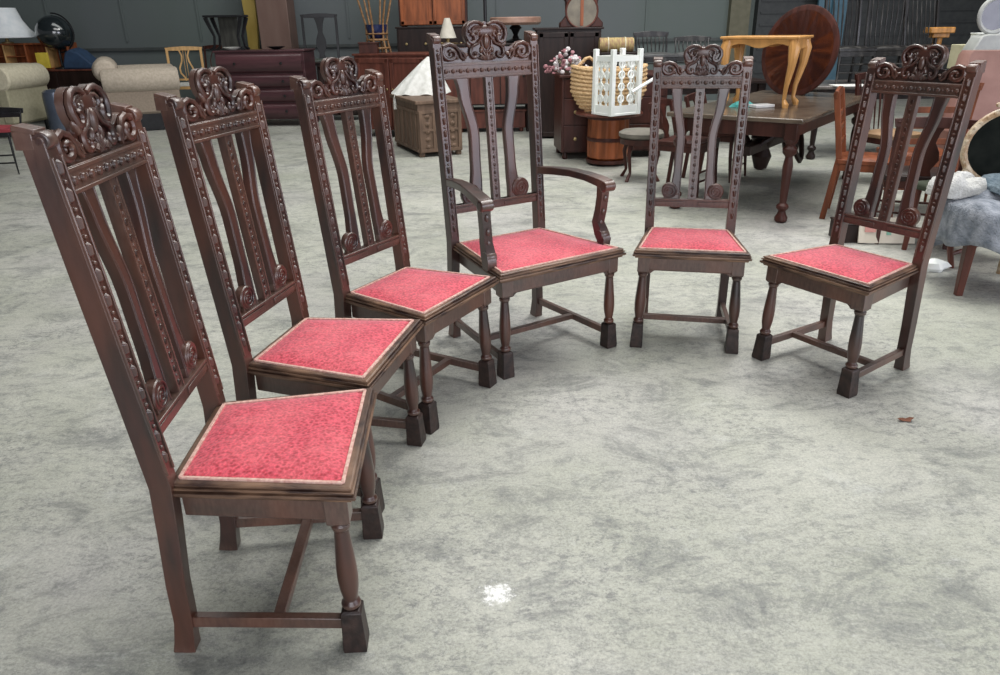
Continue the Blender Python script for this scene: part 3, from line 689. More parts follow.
for s in (-1, 1):
    for e in (-1, 1): part(t, 'foot', CH, lambda b: b.lathe([(.025, 0), (.035, .01), (.038, .035), (.028, .06)], (s*(L2/2-.04), e*(L1/2-.04), 0), 12), 0)
# cloth tented on the chest
b = MB(); cx, cy = at(421, 100, 9.5).x, 9.5; zt = at(431, 57, 9.5).z; n = 48; rs = []
for k in range(9):
    u = k/8; ring = []
    for j in range(n):
        a0 = 2*pi*j/n; rr = (.02+.40*u**.85)*(1+.07*u*sin(a0*9+.6)+.04*u*sin(a0*5)); ring.append(Vector((.12*(1-u)+rr*cos(a0)*.82, rr*sin(a0)*.62, (zt-zc)*(1-u)**1.0+.004+.012*u*sin(a0*9+1))))
    rs.append(ring)
b.rings(rs, cap=True)
o = b.build('draped_cloth', WHT, None, 0, 80, loc=(cx, cy, zc)); tag(o, 'off-white cloth tented in a peak on the lid of the carved chest', 'cloth')
b = MB()
for k in range(7): b.sweep([(0, 0, 0), (.012*sin(k), .01*cos(k*2), -.06), (.016*sin(k*2.1), .012*cos(k), -.16)], .006, n=5)
o = b.build('tassel', WHT, o, 0, 60, loc=(-.30, -.16, .0))
# dark sideboard behind the armchair with round table, cone lamp
a, b_ = at(436, 45, 10.5), at(540, 45, 10.5); SZ = at(480, 44, 10.5).z
casegood('mahogany_sideboard', 'long dark mahogany sideboard directly behind the armchair back', 'sideboard', ((a.x+b_.x)/2-.05, 10.9, 0), b_.x-a.x-.1, .55, SZ, 0, DARK, rows=[(1, 3)], legs=.35, panelm=REDW, knobm=KNOB)
casegood('linen_box', 'dark red wooden trunk beneath the mahogany sideboard', 'trunk', ((a.x+b_.x)/2+.02, 10.85, 0), .95, .4, .30, 0, REDW, legs=.04)
c0 = at(448, 44, 10.75); zt, zb = at(448, 18, 10.75).z-SZ, at(448, 38, 10.75).z-SZ; r = at(456.5, 38, 10.75).x-c0.x
t = thing('cone_lamp', 'small lamp with a narrow cream cone shade, left of the armchair crest', 'lamp', (c0.x, 10.75, SZ))
part(t, 'base', BRASS, lambda b: b.lathe([(.01, 0), (.14, 0), (.15, .012), (.03, .02), (.02, zb+.02), (.01, zb+.05)], (0, 0, 0), 20), 0)
part(t, 'lamp_shade', mat('cream_shade', (.50, .47, .40), (.6, .56, .48), .8), lambda b: b.rings([[Vector((rr*cos(2*pi*j/24), rr*sin(2*pi*j/24), zb+(zt-zb)*k)) for j in range(24)] for k, rr in ((0, r), (.05, r*.97), (1, r*.32))]), 0)
a, b_ = at(490, 20, 11), at(541, 20, 11); r = (b_.x-a.x)/2; zt = at(515, 17, 11).z-SZ
t = thing('round_pedestal_table', 'small round table with a pinkish top raised on the mahogany sideboard', 'table', ((a.x+b_.x)/2, 11.0, SZ))
part(t, 'table_top', mat('pink_brown_top', (.30, .17, .13), (.40, .25, .19), .4), lambda b: b.lathe([(.01, zt-.10), (r*.9, zt-.10), (r, zt-.07), (r, zt-.01), (r*.97, zt), (.01, zt)], (0, 0, 0), 32), 0)
part(t, 'pedestal', BLK, lambda b: b.lathe([(.14, 0), (.15, .02), (.05, .05), (.03, .1), (.06, .16), (.09, zt-.14), (.05, zt-.10)], (0, 0, 0), 16), 0)
b = MB(); c0 = at(487, 20, 10.9); b.lathe([(.10, 0), (.10, .02), (.035, .03), (.022, .12), (.03, .2), (.022, .3), (.022, .85)], (0, 0, 0), 12); tag(b.build('candle_pole', BLK, loc=(c0.x-.02, 10.62, SZ)), 'thin black pole standing behind the armchair crest', 'pole')
# tall dark cabinet with arched clock case
a, b_ = at(537, 28, 9.9), at(602, 28, 9.9)
casegood('upright_cabinet', 'tall near-black cabinet beneath the arched clock case', 'cabinet', ((a.x+b_.x)/2, 10.2, 0), b_.x-a.x, .5, a.z, 0, DARK, doors=2, over=.03)
c0 = at(581, 27, 10.1); hw = (at(603, 10, 10.1).x-at(560, 10, 10.1).x)/2; KZ = a.z
t = thing('clock_case', 'brown arched clock case with a round pale face on the tall dark cabinet', 'clock', (c0.x, 10.15, KZ))
ol = [(-hw, 0), (hw, 0), (hw, .05), (hw*.85, .09), (hw*.7, .14), (hw*.74, .30), (hw*.92, .36), (hw*.86, .50), (hw*.5, .60), (0, .64), (-hw*.5, .60), (-hw*.86, .50), (-hw*.92, .36), (-hw*.74, .30), (-hw*.7, .14), (-hw*.85, .09), (-hw, .05)]
part(t, 'case', MAHO, lambda b: b.prism(ol, lambda x, z: Vector((x, .1, z)), lambda x, z: Vector((x, -.1, z))), .01)
cz = at(581, 11, 10.05).z-KZ
part(t, 'clock_face', mat('dim_clock_face', (.12, .10, .07), (.20, .17, .12), .35, 8), lambda b: b.lathe([(.01, -.115), (.185, -.115), (.19, -.10), (.01, -.10)], (0, 0, cz), 30, 'y'), 0)
part(t, 'bezel', REDW, lambda b: b.sweep([(.195*cos(2*pi*j/24), -.108, cz+.195*sin(2*pi*j/24)) for j in range(25)], .014), 0)
part(t, 'pendulum_window', ORNG, lambda b: b.box((0, -.118, cz), (.04, .01, .34)), .002)
# desk with drum table, flowers
q = at(575, 75, 7.9); DKZ = q.z
DKZ = at(575, 77, 8.0).z
casegood('pedestal_desk', 'dark brown pedestal desk behind the straw basket', 'desk', (1.26, 8.6, 0), 1.15, .55, DKZ, R(4), MAHO, rows=[(1, 2), (1.4, 2), (1.4, 2)], legs=.06, over=.03, knobm=BRASS)
random.seed(9); c0 = at(549, 64, 8.3)
o = thing('dried_flowers', 'bunch of pink and white dried flowers lying on the pedestal desk', 'flowers', (.82, 8.45, DKZ))
PK = mat('dusty_pink_petals', (.30, .12, .14), (.42, .22, .24), .9, 60); WP = mat('white_petals', (.5, .46, .47), (.66, .62, .62), .9, 60)
for m_, n_, nm in ((PK, 45, 'pink_petals'), (WP, 55, 'white_petals')):
    b = MB()
    for i in range(n_):
        x = random.uniform(-.24, .16) + (.05 if m_ is WP else -.04); h = max(.02, .26*(1-abs(x+.05)/.3)); z = random.uniform(.0, h)+.02
        b.ell((x, random.uniform(-.1, .1), z), (random.uniform(.012, .03),)*2+(random.uniform(.01, .022),), 6, 4, rot=Matrix.Rotation(random.uniform(0, 3), 3, 'X'))
    b.build(nm, m_, o)['kind'] = 'stuff'
part(o, 'stems', OLIV, lambda b: [b.sweep([(-.05, 0, .01), (random.uniform(-.2, .15), random.uniform(-.08, .08), .15)], .004, n=5) for i in range(14)], 0)
# fluted drum
c0 = onz(609, 166); DRZ = at(609, 113, c0.y).z; r = .21
t = thing('drum_table', 'orange-brown fluted wooden drum standing on the floor under the straw basket', 'table', (c0.x, c0.y+.15, 0))
part(t, 'drum', ORNG, lambda b: b.rings([[Vector((rr*(1+.03*cos(14*2*pi*j/84))*cos(2*pi*j/84), rr*(1+.03*cos(14*2*pi*j/84))*sin(2*pi*j/84), z)) for j in range(84)] for z, rr in ((.05, .17), (.08, r), (DRZ*.5, r*1.02), (DRZ-.05, r))]), 0)
for z in (.04, DRZ*.5, DRZ-.05): part(t, 'band', MAHO, lambda b: b.lathe([(.02, z-.018), (r*1.06, z-.018), (r*1.08, z), (r*1.06, z+.018), (.02, z+.018)], (0, 0, 0), 36), 0)
part(t, 'table_top', REDW, lambda b: b.lathe([(.01, DRZ-.03), (.34, DRZ-.03), (.35, DRZ-.015), (.34, DRZ), (.01, DRZ)], (0, 0, 0), 40), 0)
part(t, 'foot_ring', DARK, lambda b: b.lathe([(.02, 0), (.15, 0), (.16, .05), (.02, .05)], (0, 0, 0), 30), 0)
# basket (oval, open) on the drum
TX, TY = c0.x, c0.y+.15
t = thing('straw_basket', 'oval straw-coloured wicker basket on the wooden drum, behind the white lattice stand', 'basket', (TX-.02, TY-.02, DRZ))
def wick(b):
    nn = 64
    for k in range(12):
        u = k/11; z = .012+.40*u; rx = .22+.15*min(1, u*2.2)**.6; ry = .14+.07*min(1, u*2)**.6
        b.sweep([((rx+.005*(-1)**(j+k))*cos(2*pi*j/nn), (ry+.005*(-1)**(j+k))*sin(2*pi*j/nn), z + .035*abs(cos(2*pi*j/nn))**3*u) for j in range(nn+1)], .019, n=6)
wb_ = part(t, 'wall', WICK, wick, 0)
part(t, 'bottom', WICK, lambda b: b.rings([[Vector((.22*s_*cos(2*pi*j/32), .14*s_*sin(2*pi*j/32), z)) for j in range(32)] for s_, z in ((1, .002), (1, .014))]), 0)
part(t, 'handle', WICK, lambda b: b.sweep([(-.36, 0, .40), (-.30, 0, .46), (-.24, 0, .52), (-.20, .0, .53), (-.16, 0, .50), (-.14, 0, .44)], .016), 0)
# white lattice stand
zt = at(610, 49, TY-.3).z-DRZ
t = thing('lattice_stand', 'white openwork plastic stand with four corner posts beside the straw basket', 'stand', (TX+.03, TY-.26, DRZ), R(32))
w = .34; d = .26
cs = [(-w/2, -d/2), (w/2, -d/2), (w/2, d/2), (-w/2, d/2)]
for x, y in cs: part(t, 'corner_post', PLA, lambda b: b.box((x, y, zt/2), (.045, .045, zt)), .004)
for i in range(4):
    x0, y0 = cs[i]; x1, y1 = cs[(i+1) % 4]
    def lat(b):
        A = Vector((x0, y0, 0)); D = Vector((x1-x0, y1-y0, 0)); L = D.length; D.normalize(); nz = Vector((D.y, -D.x, 0))
        rt = Matrix.Rotation(math.atan2(D.y, D.x), 3, 'Z')
        for z, hh in ((.05, .09), (zt*.86, .05)): b.box(A+D*L/2+Vector((0, 0, z)), (L, .02, hh), rot=rt)
        for k in (.33, .67):
            b.box(A+D*L*k+Vector((0, 0, zt*.46)), (.018, .016, zt*.78), rot=rt)
        for kz_ in (.26, .44, .62, .78):
            for kx in (.33, .67):
                c_ = A+D*L*kx+Vector((0, 0, zt*kz_)); b.sweep([c_ + D*(.034*cos(2*pi*j/14)) + Vector((0, 0, .034*sin(2*pi*j/14))) for j in range(15)], .009, n=5)
    part(t, 'lattice_panel', PLA, lat, .0)
part(t, 'tray', PLA, lambda b: b.box((0, 0, .012), (w+.03, d+.03, .024)), .004)
b = MB(); a, b_ = at(632, 92, 7.5), at(655, 78, 7.6); b.sweep([a, a.lerp(b_, .5), b_, b_+(b_-a)*.5], .016); tag(b.build('white_rod', PLA), 'white rod slanting up to the right from the straw basket', 'rod')
# cushioned stool
c0 = onz(640, 183); zs = at(640, 130, c0.y+.2).z
t = thing('round_stool', 'round stool with a grey-cream cushion to the left of the facing side chair', 'stool', (c0.x+.03, c0.y+.2, 0))
part(t, 'cushion', mat('grey_cream_cushion', (.13, .12, .10), (.18, .165, .14), .85), lambda b: b.lathe([(.01, zs-.07), (.19, zs-.07), (.215, zs-.05), (.215, zs-.02), (.18, zs), (.01, zs+.01)], (0, 0, 0), 28), 0)
part(t, 'seat_ring', MAHO, lambda b: b.lathe([(.01, zs-.12), (.2, zs-.12), (.205, zs-.07), (.01, zs-.07)], (0, 0, 0), 28), 0)
for i in range(4):
    a0 = pi/4+i*pi/2; part(t, 'leg', MAHO, lambda b: b.sweep([(.15*cos(a0), .15*sin(a0), zs-.1), (.19*cos(a0), .19*sin(a0), zs*.55), (.16*cos(a0), .16*sin(a0), .08), (.21*cos(a0), .21*sin(a0), 0)], [.022, .019, .014, .018]), 0)

def turned_table(name, label, c, w, d, h, rz, m, topm=None):
    t = thing(name, label, 'table', c, rz)
    part(t, 'table_top', topm or m, lambda b: b.box((0, 0, h-.016), (w, d, .032)), .008)
    def ap(b):
        for e in (-1, 1): b.box((0, e*(d/2-.09), h-.085), (w-.16, .022, .11)); b.box((e*(w/2-.09), 0, h-.085), (.022, d-.16, .11))
    part(t, 'apron', m, ap)
    for s in (-1, 1):
        for e in (-1, 1):
            x, y = s*(w/2-.09), e*(d/2-.09)
            def lg(b):
                b.box((x, y, h-.09), (.085, .085, .13))
                b.lathe([(.030, 0), (.046, .012), (.048, .035), (.034, .06), (.026, .085), (.044, .105), (.044, .125), (.025, .145), (.028, .2), (.036, h-.34), (.026, h-.27), (.048, h-.245), (.052, h-.215), (.03, h-.19), (.046, h-.165), (.046, h-.15)], (x, y, 0), 16)
            part(t, 'leg', m, lg, .003)
    return t
# table B with low spindle chairs on it
turned_table('long_back_table', 'dark narrow table further back, carrying the low spindle chairs', (2.42, 9.35, 0), 1.5, .8, .74, R(5), DARK)
for u, rz, nm in ((655, 8, 'low dark spindle-back chair on the long back table, left of the facing chair crest'), (690, -12, 'low spindle-back dark chair on the long back table, behind the facing chair crest')):
    c0 = at(u, 75, 9.35)
    ch = chair('spindle_chair', nm, (c0.x, 9.35, .74), R(rz), DGW, w=.42, d=.36, hs=.30, h=.52 if u < 680 else .46, style='spindle', seat=mat('grey_seat', (.05, .05, .05), (.09, .09, .09), .4), leg=.022, rake=.05)
c0 = at(616, 50, 9.4); t = thing('rolled_rug', 'small rolled gold and pink rug lying behind the white lattice stand', 'rug', (c0.x, 9.4, at(616, 52, 9.4).z))
part(t, 'roll', mat('gold_pink_weave', (.25, .14, .09), (.45, .36, .14), .8, 14, (3, 1, 1)), lambda b: b.lathe([(.01, -.2), (.075, -.2), (.08, -.19), (.08, .19), (.075, .2), (.01, .2)], (0, 0, .08), 20, 'x'), 0)
part(t, 'tie', CREAM, lambda b: [b.lathe([(.082, s-.006), (.086, s-.006), (.086, s+.006), (.082, s+.006)], (0, 0, .08), 20, 'x') for s in (-.1, .1)], 0)
casegood('narrow_cupboard', 'narrow near-black cupboard under the rolled rug', 'cupboard', (c0.x, 9.45, 0), .5, .34, at(616, 52, 9.4).z, 0, DARK, doors=1)
# table A: the large dark table
C1 = Vector((2.12, 5.27, 0)); ea = Vector((-.80, .60, 0)).normalized(); eb = Vector((.60, .80, 0)).normalized()
TW, TD, TH = 1.02, 2.2, .75
cc = C1 + ea*TW/2 + eb*TD/2
t = turned_table('dark_dining_table', 'large dark dining table with turned legs, carrying the honey-coloured stool', (cc.x, cc.y, 0), TW, TD, TH, math.atan2(-ea.y, -ea.x), MAHO, mat('worn_dark_top', (.07, .05, .035), (.12, .09, .065), .22, 8))
def curly(b):
    for s in (-1, 1): b.sweep([(s*.30*sin(q*3.0)*(1-q*.3), -.55+q*.9, .42+.12*sin(q*9)) for q in [i/14 for i in range(15)]], .022, n=6)
    b.box((0, 0, .45), (.10, 1.5, .07)); b.lathe([(.05, .25), (.08, .35), (.05, .42), (.1, .5), (.06, .66)], (0, -.3, 0), 14); b.lathe([(.05, .25), (.08, .35), (.05, .42), (.1, .5), (.06, .66)], (0, .5, 0), 14)
part(t, 'carved_underframe', DARK, curly)
c0 = onz(757, 108, TH)
b = MB(); b.box((0, 0, .012), (.17, .11, .022)); o = b.build('paper_pack', mat('white_paper', (.6, .6, .6), (.7, .7, .7), .7), loc=(c0.x+.05, c0.y+.05, TH), bevel=.003); o.rotation_euler.z = .3; tag(o, 'flat white packet on the dark dining table next to the teal cloth', 'packet')
b = MB(); b.rings([[Vector((rr*(1+.2*sin(3*a0+k))*cos(a0), rr*.6*(1+.2*sin(2*a0))*sin(a0), z)) for a0 in [2*pi*j/18 for j in range(18)]] for k, (z, rr) in enumerate(((0, .09), (.02, .08), (.04, .05), (.05, .015)))])
tag(b.build('teal_cloth', mat('teal_fabric', (.05, .30, .28), (.1, .45, .42), .8), loc=(c0.x-.09, c0.y+.1, TH+.001)), 'crumpled teal cloth on the dark dining table right of the facing chair post', 'cloth')
for kq, lb in ((.75, 'dark chair with shaped splat tucked at the near left side of the dark dining table'), (1.5, 'dark chair with shaped splat tucked at the far left side of the dark dining table')):
    q_ = C1 + ea*(TW+.12) + eb*kq; chair('dark_splat_chair', lb, (q_.x, q_.y, 0), R(53), MAHO, style='splat' if kq < 1 else 'lyre', h=.74, w=.44)
# honey-coloured stool with cabriole legs
A = onz(783, 108, TH); Bq = onz(801, 102, TH); Cq = onz(713, 107, TH)
hx = (A-Cq); W = hx.length+.05; rz = math.atan2(hx.y, hx.x)-R(17); D_ = .40; hx = Vector((cos(rz), sin(rz), 0)); H = at(800, 37, A.y+.1).z-TH
ctr = A - hx*(W/2-.06) + Vector((-sin(rz), cos(rz), 0))*(D_/2-.05)
t = thing('cabriole_stool', 'honey-coloured wooden bench with curved cabriole legs standing on the dark dining table', 'bench', (ctr.x, ctr.y, TH), rz)
def wavy(b):
    n_ = 20
    for e in (-1, 1):
        top = [(-W/2+W*i/n_, H-.005) for i in range(n_+1)]; bot = [(-W/2+W*i/n_, H-.060-.016*cos(4*pi*i/n_)) for i in range(n_+1)]
        b.prism(top+bot[::-1], lambda x, z: Vector((x, e*(D_/2-.025)+.012, z)), lambda x, z: Vector((x, e*(D_/2-.025)-.012, z)))
    for e in (-1, 1): b.box((e*(W/2-.025), 0, H-.045), (.024, D_-.05, .075))
part(t, 'apron', GOLDW, wavy)
part(t, 'seat_board', GOLDW, lambda b: b.box((0, 0, H), (W+.03, D_+.02, .02)), .006)
for s in (-1, 1):
    for e in (-1, 1):
        part(t, 'leg', GOLDW, lambda b: b.sweep([(s*(W/2-.04), e*(D_/2-.04), H-.02), (s*(W/2-.025), e*(D_/2-.025), H-.08), (s*(W/2-.03), e*(D_/2-.03), H*.62), (s*(W/2-.06), e*(D_/2-.06), H*.3), (s*(W/2-.065), e*(D_/2-.065), .06), (s*(W/2-.045), e*(D_/2-.045), .02), (s*(W/2-.045), e*(D_/2-.045), 0)], [.038, .044, .030, .018, .015, .026, .022], n=10), 0)
# tipped round mahogany top
c0 = at(799, 50, 7.15); r = .385
t = thing('tilt_top', 'round polished red-brown table top tipped upright behind the honey-coloured bench', 'table top', (c0.x, 7.15, TH), R(-57))
rt = Matrix.Rotation(R(-8), 3, 'X')
prof = [(.01, .012), (r*.9, .012), (r*.97, .006), (r, 0), (r, -.012), (r*.96, -.022), (.01, -.022)]
part(t, 'disc', mat('polished_red_mahogany', (.15, .036, .011), (.19, .048, .016), .28, 3, (1, 1, 1), coat=.2, spec=.4), lambda b: b.lathe([(a, -z) for a, z in prof], (0, 0, r*.96), 56, 'y', rot=rt) , 0)
part(t, 'rim', MAHO, lambda b: b.lathe([(r*.985, .018), (r*1.015, .012), (r*1.02, .0), (r*1.015, -.008), (r*.985, -.012)], (0, 0, r*.96), 56, 'y', rot=rt), 0)
part(t, 'batten', MAHO, lambda b: (b.box((0, .07, r), (.5, .03, .05)), b.box((0, .09, .30), (.06, .10, .60))), .004)
# --- orange-brown chairs behind the right chair
p = onz(822, 222)
ORNC = wd_('orange_chair_wood', (.115, .033, .013), .4)
chair('dark_side_chair', 'dark chair close behind the back of the rightmost carved chair, seen between its splats', (2.80, 4.93, 0), R(158), MAHO, style='splat', h=.80, w=.44, seat=DARK)
chair('ladder_back_chair', 'orange-brown ladder-back chair just left of the rightmost carved chair', (p.x+.35, p.y+.15, 0), R(62), ORNC, style='ladder', h=at(825, 94, p.y).z, w=.42, leg=.04)
chair('ladder_back_chair', 'orange-brown ladder-back chair seen through the rightmost carved chair', (p.x+.80, p.y+.35, 0), R(172), ORNC, style='ladder', h=.95, w=.46)
chair('dark_rail_chair', 'dark chair with pale edges beneath the seat of the orange-brown chairs', (p.x+1.12, p.y+1.40, 0), R(20), MAHO, style='spindle', h=.92, w=.46, seat=mat('tan_seat', (.25, .15, .08), (.32, .2, .11), .6))
# table C with dark stacked chairs
turned_table('rear_right_table', 'dark table at the right rear, carrying black spindle chairs', (4.3, 8.35, 0), 2.0, .9, .75, R(-4), DARK, mat('grey_brown_top', (.09, .08, .07), (.15, .13, .12), .3))
for u, rz, h_, lb in ((848, 6, .92, 'black spindle-back chair on the rear right table, nearest the round mahogany top'), (888, -6, .98, 'black spindle-back chair on the rear right table, middle of the three there'), (929, 10, .84, 'black spindle-back chair on the rear right table, right above the rightmost carved crest')):
    c0 = at(u, 70, 8.2); chair('black_spindle_chair', lb, (c0.x, 8.25, .75), R(rz), DGW, w=.42, d=.38, hs=.36, h=h_, style='spindle', leg=.03, rake=.08)
b = MB(); c0 = onz(862, 86, .75); b.box((0, 0, .006), (.34, .22, .012)); tag(b.build('paper_sheet', WHT, loc=(at(850, 84, 7.95).x, 7.95, .75), bevel=.002), 'white sheet of paper at the front of the rear right table', 'paper')
# orange bracket ornament, boxes
c0 = at(946, 50, 8.3)
t = thing('wooden_pedestal', 'orange-brown wooden pedestal with a wide cap, right of the rightmost carved crest', 'pedestal', (c0.x, 8.5, .75))
h1 = at(946, 27, 8.5).z-.75
AMB = wd_('amber_wood', (.26, .12, .03), .4)
part(t, 'cap', AMB, lambda b: (b.box((0, 0, h1-.03), (.26, .16, .06)), b.box((0, 0, h1-.08), (.18, .12, .05))), .01)
part(t, 'column', AMB, lambda b: b.lathe([(.07, 0), (.07, .03), (.04, .06), (.045, h1-.1)], (0, 0, 0), 14), 0)
c0 = at(963, 68, 7.15)
turned_table('corner_table', 'small dark table in the right rear behind the mirror-backed chair', (c0.x+.55, 7.2, 0), .9, .5, at(963, 70, 7.15).z, 0, DARK)
KZ2 = at(963, 70, 7.15).z
tag(part(None, 'cream_box', mat('cream_card', (.42, .40, .26), (.5, .47, .32), .7), lambda b: b.box((c0.x+.12, 7.2, KZ2+.11), (.34, .25, .21)), .004), 'cream cardboard box behind the rightmost carved chair', 'box')
tag(part(None, 'white_box', mat('white_card', (.6, .62, .6), (.68, .7, .68), .7), lambda b: (b.box((c0.x+.19, 7.2, KZ2+.215+.045), (.20, .18, .09)), b.box((c0.x+.19, 7.2, KZ2+.215+.092), (.21, .19, .01))), .003), 'small white lidded box on top of the cream cardboard box', 'box')
# salmon upholstered chair back
p = at(1003, 55, 5.2)
t = thing('salmon_armchair', 'high-backed salmon-brown upholstered chair at the right edge', 'armchair', (p.x+.54, 6.0, 0), R(-8))
SAL = mat('salmon_leather', (.20, .10, .08), (.27, .145, .12), .5, 6)
zt = at(1000, 51, 5.95).z
part(t, 'backrest', SAL, lambda b: b.rings([[Vector((x*wd, y*.09+yy, z)) for x, y in ((-1, -.6), (-.9, -1), (0, -1.25), (.9, -1), (1, -.6), (1, .6), (.9, 1), (0, 1), (-.9, 1), (-1, .6))] for z, wd, yy in ((.35, .38, 0), (.6, .37, .02), (.9, .32, .06), (zt-.03, .28, .09), (zt, .26, .095))]), 0)
part(t, 'seat', SAL, lambda b: b.box((0, -.28, .38), (.66, .6, .16)), .03)
for s in (-1, 1):
    part(t, 'arm', SAL, lambda b: b.box((s*.34, -.25, .50), (.09, .56, .20)), .03)
    for e in (-.5, 0): part(t, 'leg', MAHO, lambda b: b.lathe([(.016, 0), (.026, .31)], (s*.28, e, 0), 10), 0)
# grey ring mirror
c0 = at(1001, 15, 6.4)
t = thing('grey_dressing_mirror', 'pale grey stand with a round rim at the top right corner', 'mirror', (c0.x+.02, 6.5, 0))
GR = mat('pale_grey_paint', (.30, .31, .30), (.38, .39, .37), .4)
zc_ = at(1001, 15, 6.5).z; rr = .13
part(t, 'rim', GR, lambda b: b.sweep([(rr*cos(2*pi*j/28), 0, zc_+rr*sin(2*pi*j/28)) for j in range(29)], .018), 0)
part(t, 'glass', mat('dark_mirror', (.05, .05, .055), (.06, .06, .065), .08, metal=.6), lambda b: b.lathe([(.01, -.004), (rr, -.004), (rr, .004), (.01, .004)], (0, 0, zc_), 28, 'y'), 0)
zb_ = at(990, 52, 6.5).z
part(t, 'stand', GR, lambda b: b.rings([[Vector((x*w_, y*.08, z)) for x, y in ((-1, -1), (1, -1), (1, 1), (-1, 1))] for z, w_ in ((0, .2), (zb_, .18), (zb_+.12, .12), (zc_-rr-.01, .06))]), .01)
# mirror-backed gilt chair
p1 = onz(964, 297); SX, SY = p1.x+.19, p1.y+.17
c0 = at(988, 146, 4.2); zc_ = c0.z
t = thing('gilt_chair', 'cream and gilt chair with an oval black-velvet back, throws on its seat, at right edge', 'chair', (SX, SY, 0), R(-6))
GI = mat('cream_gilt', (.30, .19, .10), (.52, .43, .31), .45, 22, contrast=(.4, .6))
rx, rzv = .235, .205; OX, OY = c0.x-SX+.05, .24
def gilt(b):
    b.sweep([(OX+rx*cos(2*pi*j/36), OY, zc_+rzv*sin(2*pi*j/36)) for j in range(37)], .019, n=8)
    for j in range(0, 36): b.ell((OX+rx*1.02*cos(2*pi*j/36), OY-.013, zc_+rzv*1.02*sin(2*pi*j/36)), (.012, .010, .012), 6, 4)
    for k in range(-4, 5): b.ell((OX+k*.028, OY-.012, zc_+rzv+.018+.016*(1-abs(k)/4)+.005*(-1)**k), (.018, .014, .014), 8, 5); b.ell((OX+k*.03, OY-.012, zc_-rzv-.012-.010*(1-abs(k)/4)), (.02, .014, .012), 8, 5)
part(t, 'oval_frame', GI, gilt, 0)
part(t, 'back_panel', mat('black_velvet', (.006, .008, .007), (.012, .014, .012), .95, spec=.1), lambda b: b.rings([[Vector((OX+rx*.97*cos(2*pi*j/36), OY+y, zc_+rzv*.97*sin(2*pi*j/36))) for j in range(36)] for y in (.008, .026)]), 0)
part(t, 'seat', REDW, lambda b: b.box((0, 0, .40), (.44, .40, .07)), .01)
for s in (-1, 1):
    part(t, 'leg', REDW, lambda b: b.sweep([(s*.19, -.16, 0), (s*.185, -.155, .37)], [(.034, .034), (.054, .054)], side=(1, 0, 0)))
    part(t, 'back_post', GI, lambda b: b.sweep([(s*.22, .24, 0), (s*.21, .20, .38), (OX*.5+s*.20, .225, .5), (OX+s*.20, OY, zc_-rzv*.6)], [.02, .024, .02, .018]), 0)
# curved brown chair leg piece left of it
p0 = onz(928, 268); 
t = thing('curved_side_chair', 'low brown bentwood chair behind the rightmost carved chair, half hidden by the throws', 'chair', (p0.x+.30, p0.y+.25, 0), R(15))
for s in (-1, 1):
    part(t, 'leg', REDW, lambda b: b.sweep([(s*.22, -.2, 0), (s*.27, -.21, .12), (s*.27, -.2, .28), (s*.20, -.18, .40)], [.016, .018, .02, .022]), 0)
    part(t, 'leg', REDW, lambda b: b.sweep([(s*.2, .2, 0), (s*.2, .18, .40)], [.016, .02]), 0)
part(t, 'seat', mat('dull_green_seat', (.04, .05, .03), (.06, .07, .045), .8), lambda b: b.box((0, 0, .42), (.46, .44, .05)), .02)
part(t, 'stretcher', REDW, lambda b: b.sweep([(-.24, -.19, .08), (0, -.17, .12), (.24, -.19, .08)], .012), 0)
def drape(name, label, m, cx, cy, rx, ry, top, low, seed, n=72, kk=14):
    random.seed(seed); ph = [random.uniform(0, 6) for _ in range(4)]; rs = []
    for k in range(kk+1):
        u = k/kk; ring = []
        for j in range(n):
            a = 2*pi*j/n; f_ = 1+.07*sin(3*a+ph[0])+.04*sin(7*a+ph[1])*u; e = max(abs(cos(a)), abs(sin(a)))**-.35
            if u < .55: rr = u/.55; z = top + .025*sin(5*a+ph[2])*rr + .03*sin(2*a+ph[3])*(1-rr) - .03*rr**4
            else: rr = 1+.06*(u-.55)*(1+sin(9*a+ph[0])); z = top-.03 - (top-low)*(u-.55)/.45*(1+.22*sin(2*a+ph[3])+.1*sin(5*a+ph[1]))
            rs_ = Vector((cx+rx*rr*f_*e*cos(a), cy+ry*rr*f_*e*sin(a), z)); ring.append(rs_)
        rs.append(ring)
    b = MB(); b.rings([[Vector((cx, cy, top+.02))+(p-Vector((cx, cy, p.z)))*.01 for p in rs[1]]]+rs[1:], cap=False)
    o = b.build(name, m, None, 0, 180); so = o.modifiers.new('solid', 'SOLIDIFY'); so.thickness = .012; so.offset = 1
    return tag(o, label, 'throw')
drape('grey_throw', 'blue-grey fur throw hanging over the low stool at the right edge', mat('grey_fur', (.13, .15, .18), (.30, .32, .36), .95, 16, bump=1, bscale=90), SX+.01, SY-.02, .29, .26, .50, .27, 3)
drape('blue_throw', 'darker blue-grey fleece folded on top of the grey throw', mat('blue_fleece', (.10, .14, .17), (.20, .25, .29), .95, 16, bump=1, bscale=70), SX+.13, SY+.05, .20, .15, .585, .545, 8)
drape('white_fleece', 'white sheepskin lying left of the blue-grey throws', mat('white_fur', (.42, .42, .40), (.60, .60, .58), .95, 16, bump=1, bscale=90), SX-.19, SY+.12, .13, .09, .58, .53, 5)
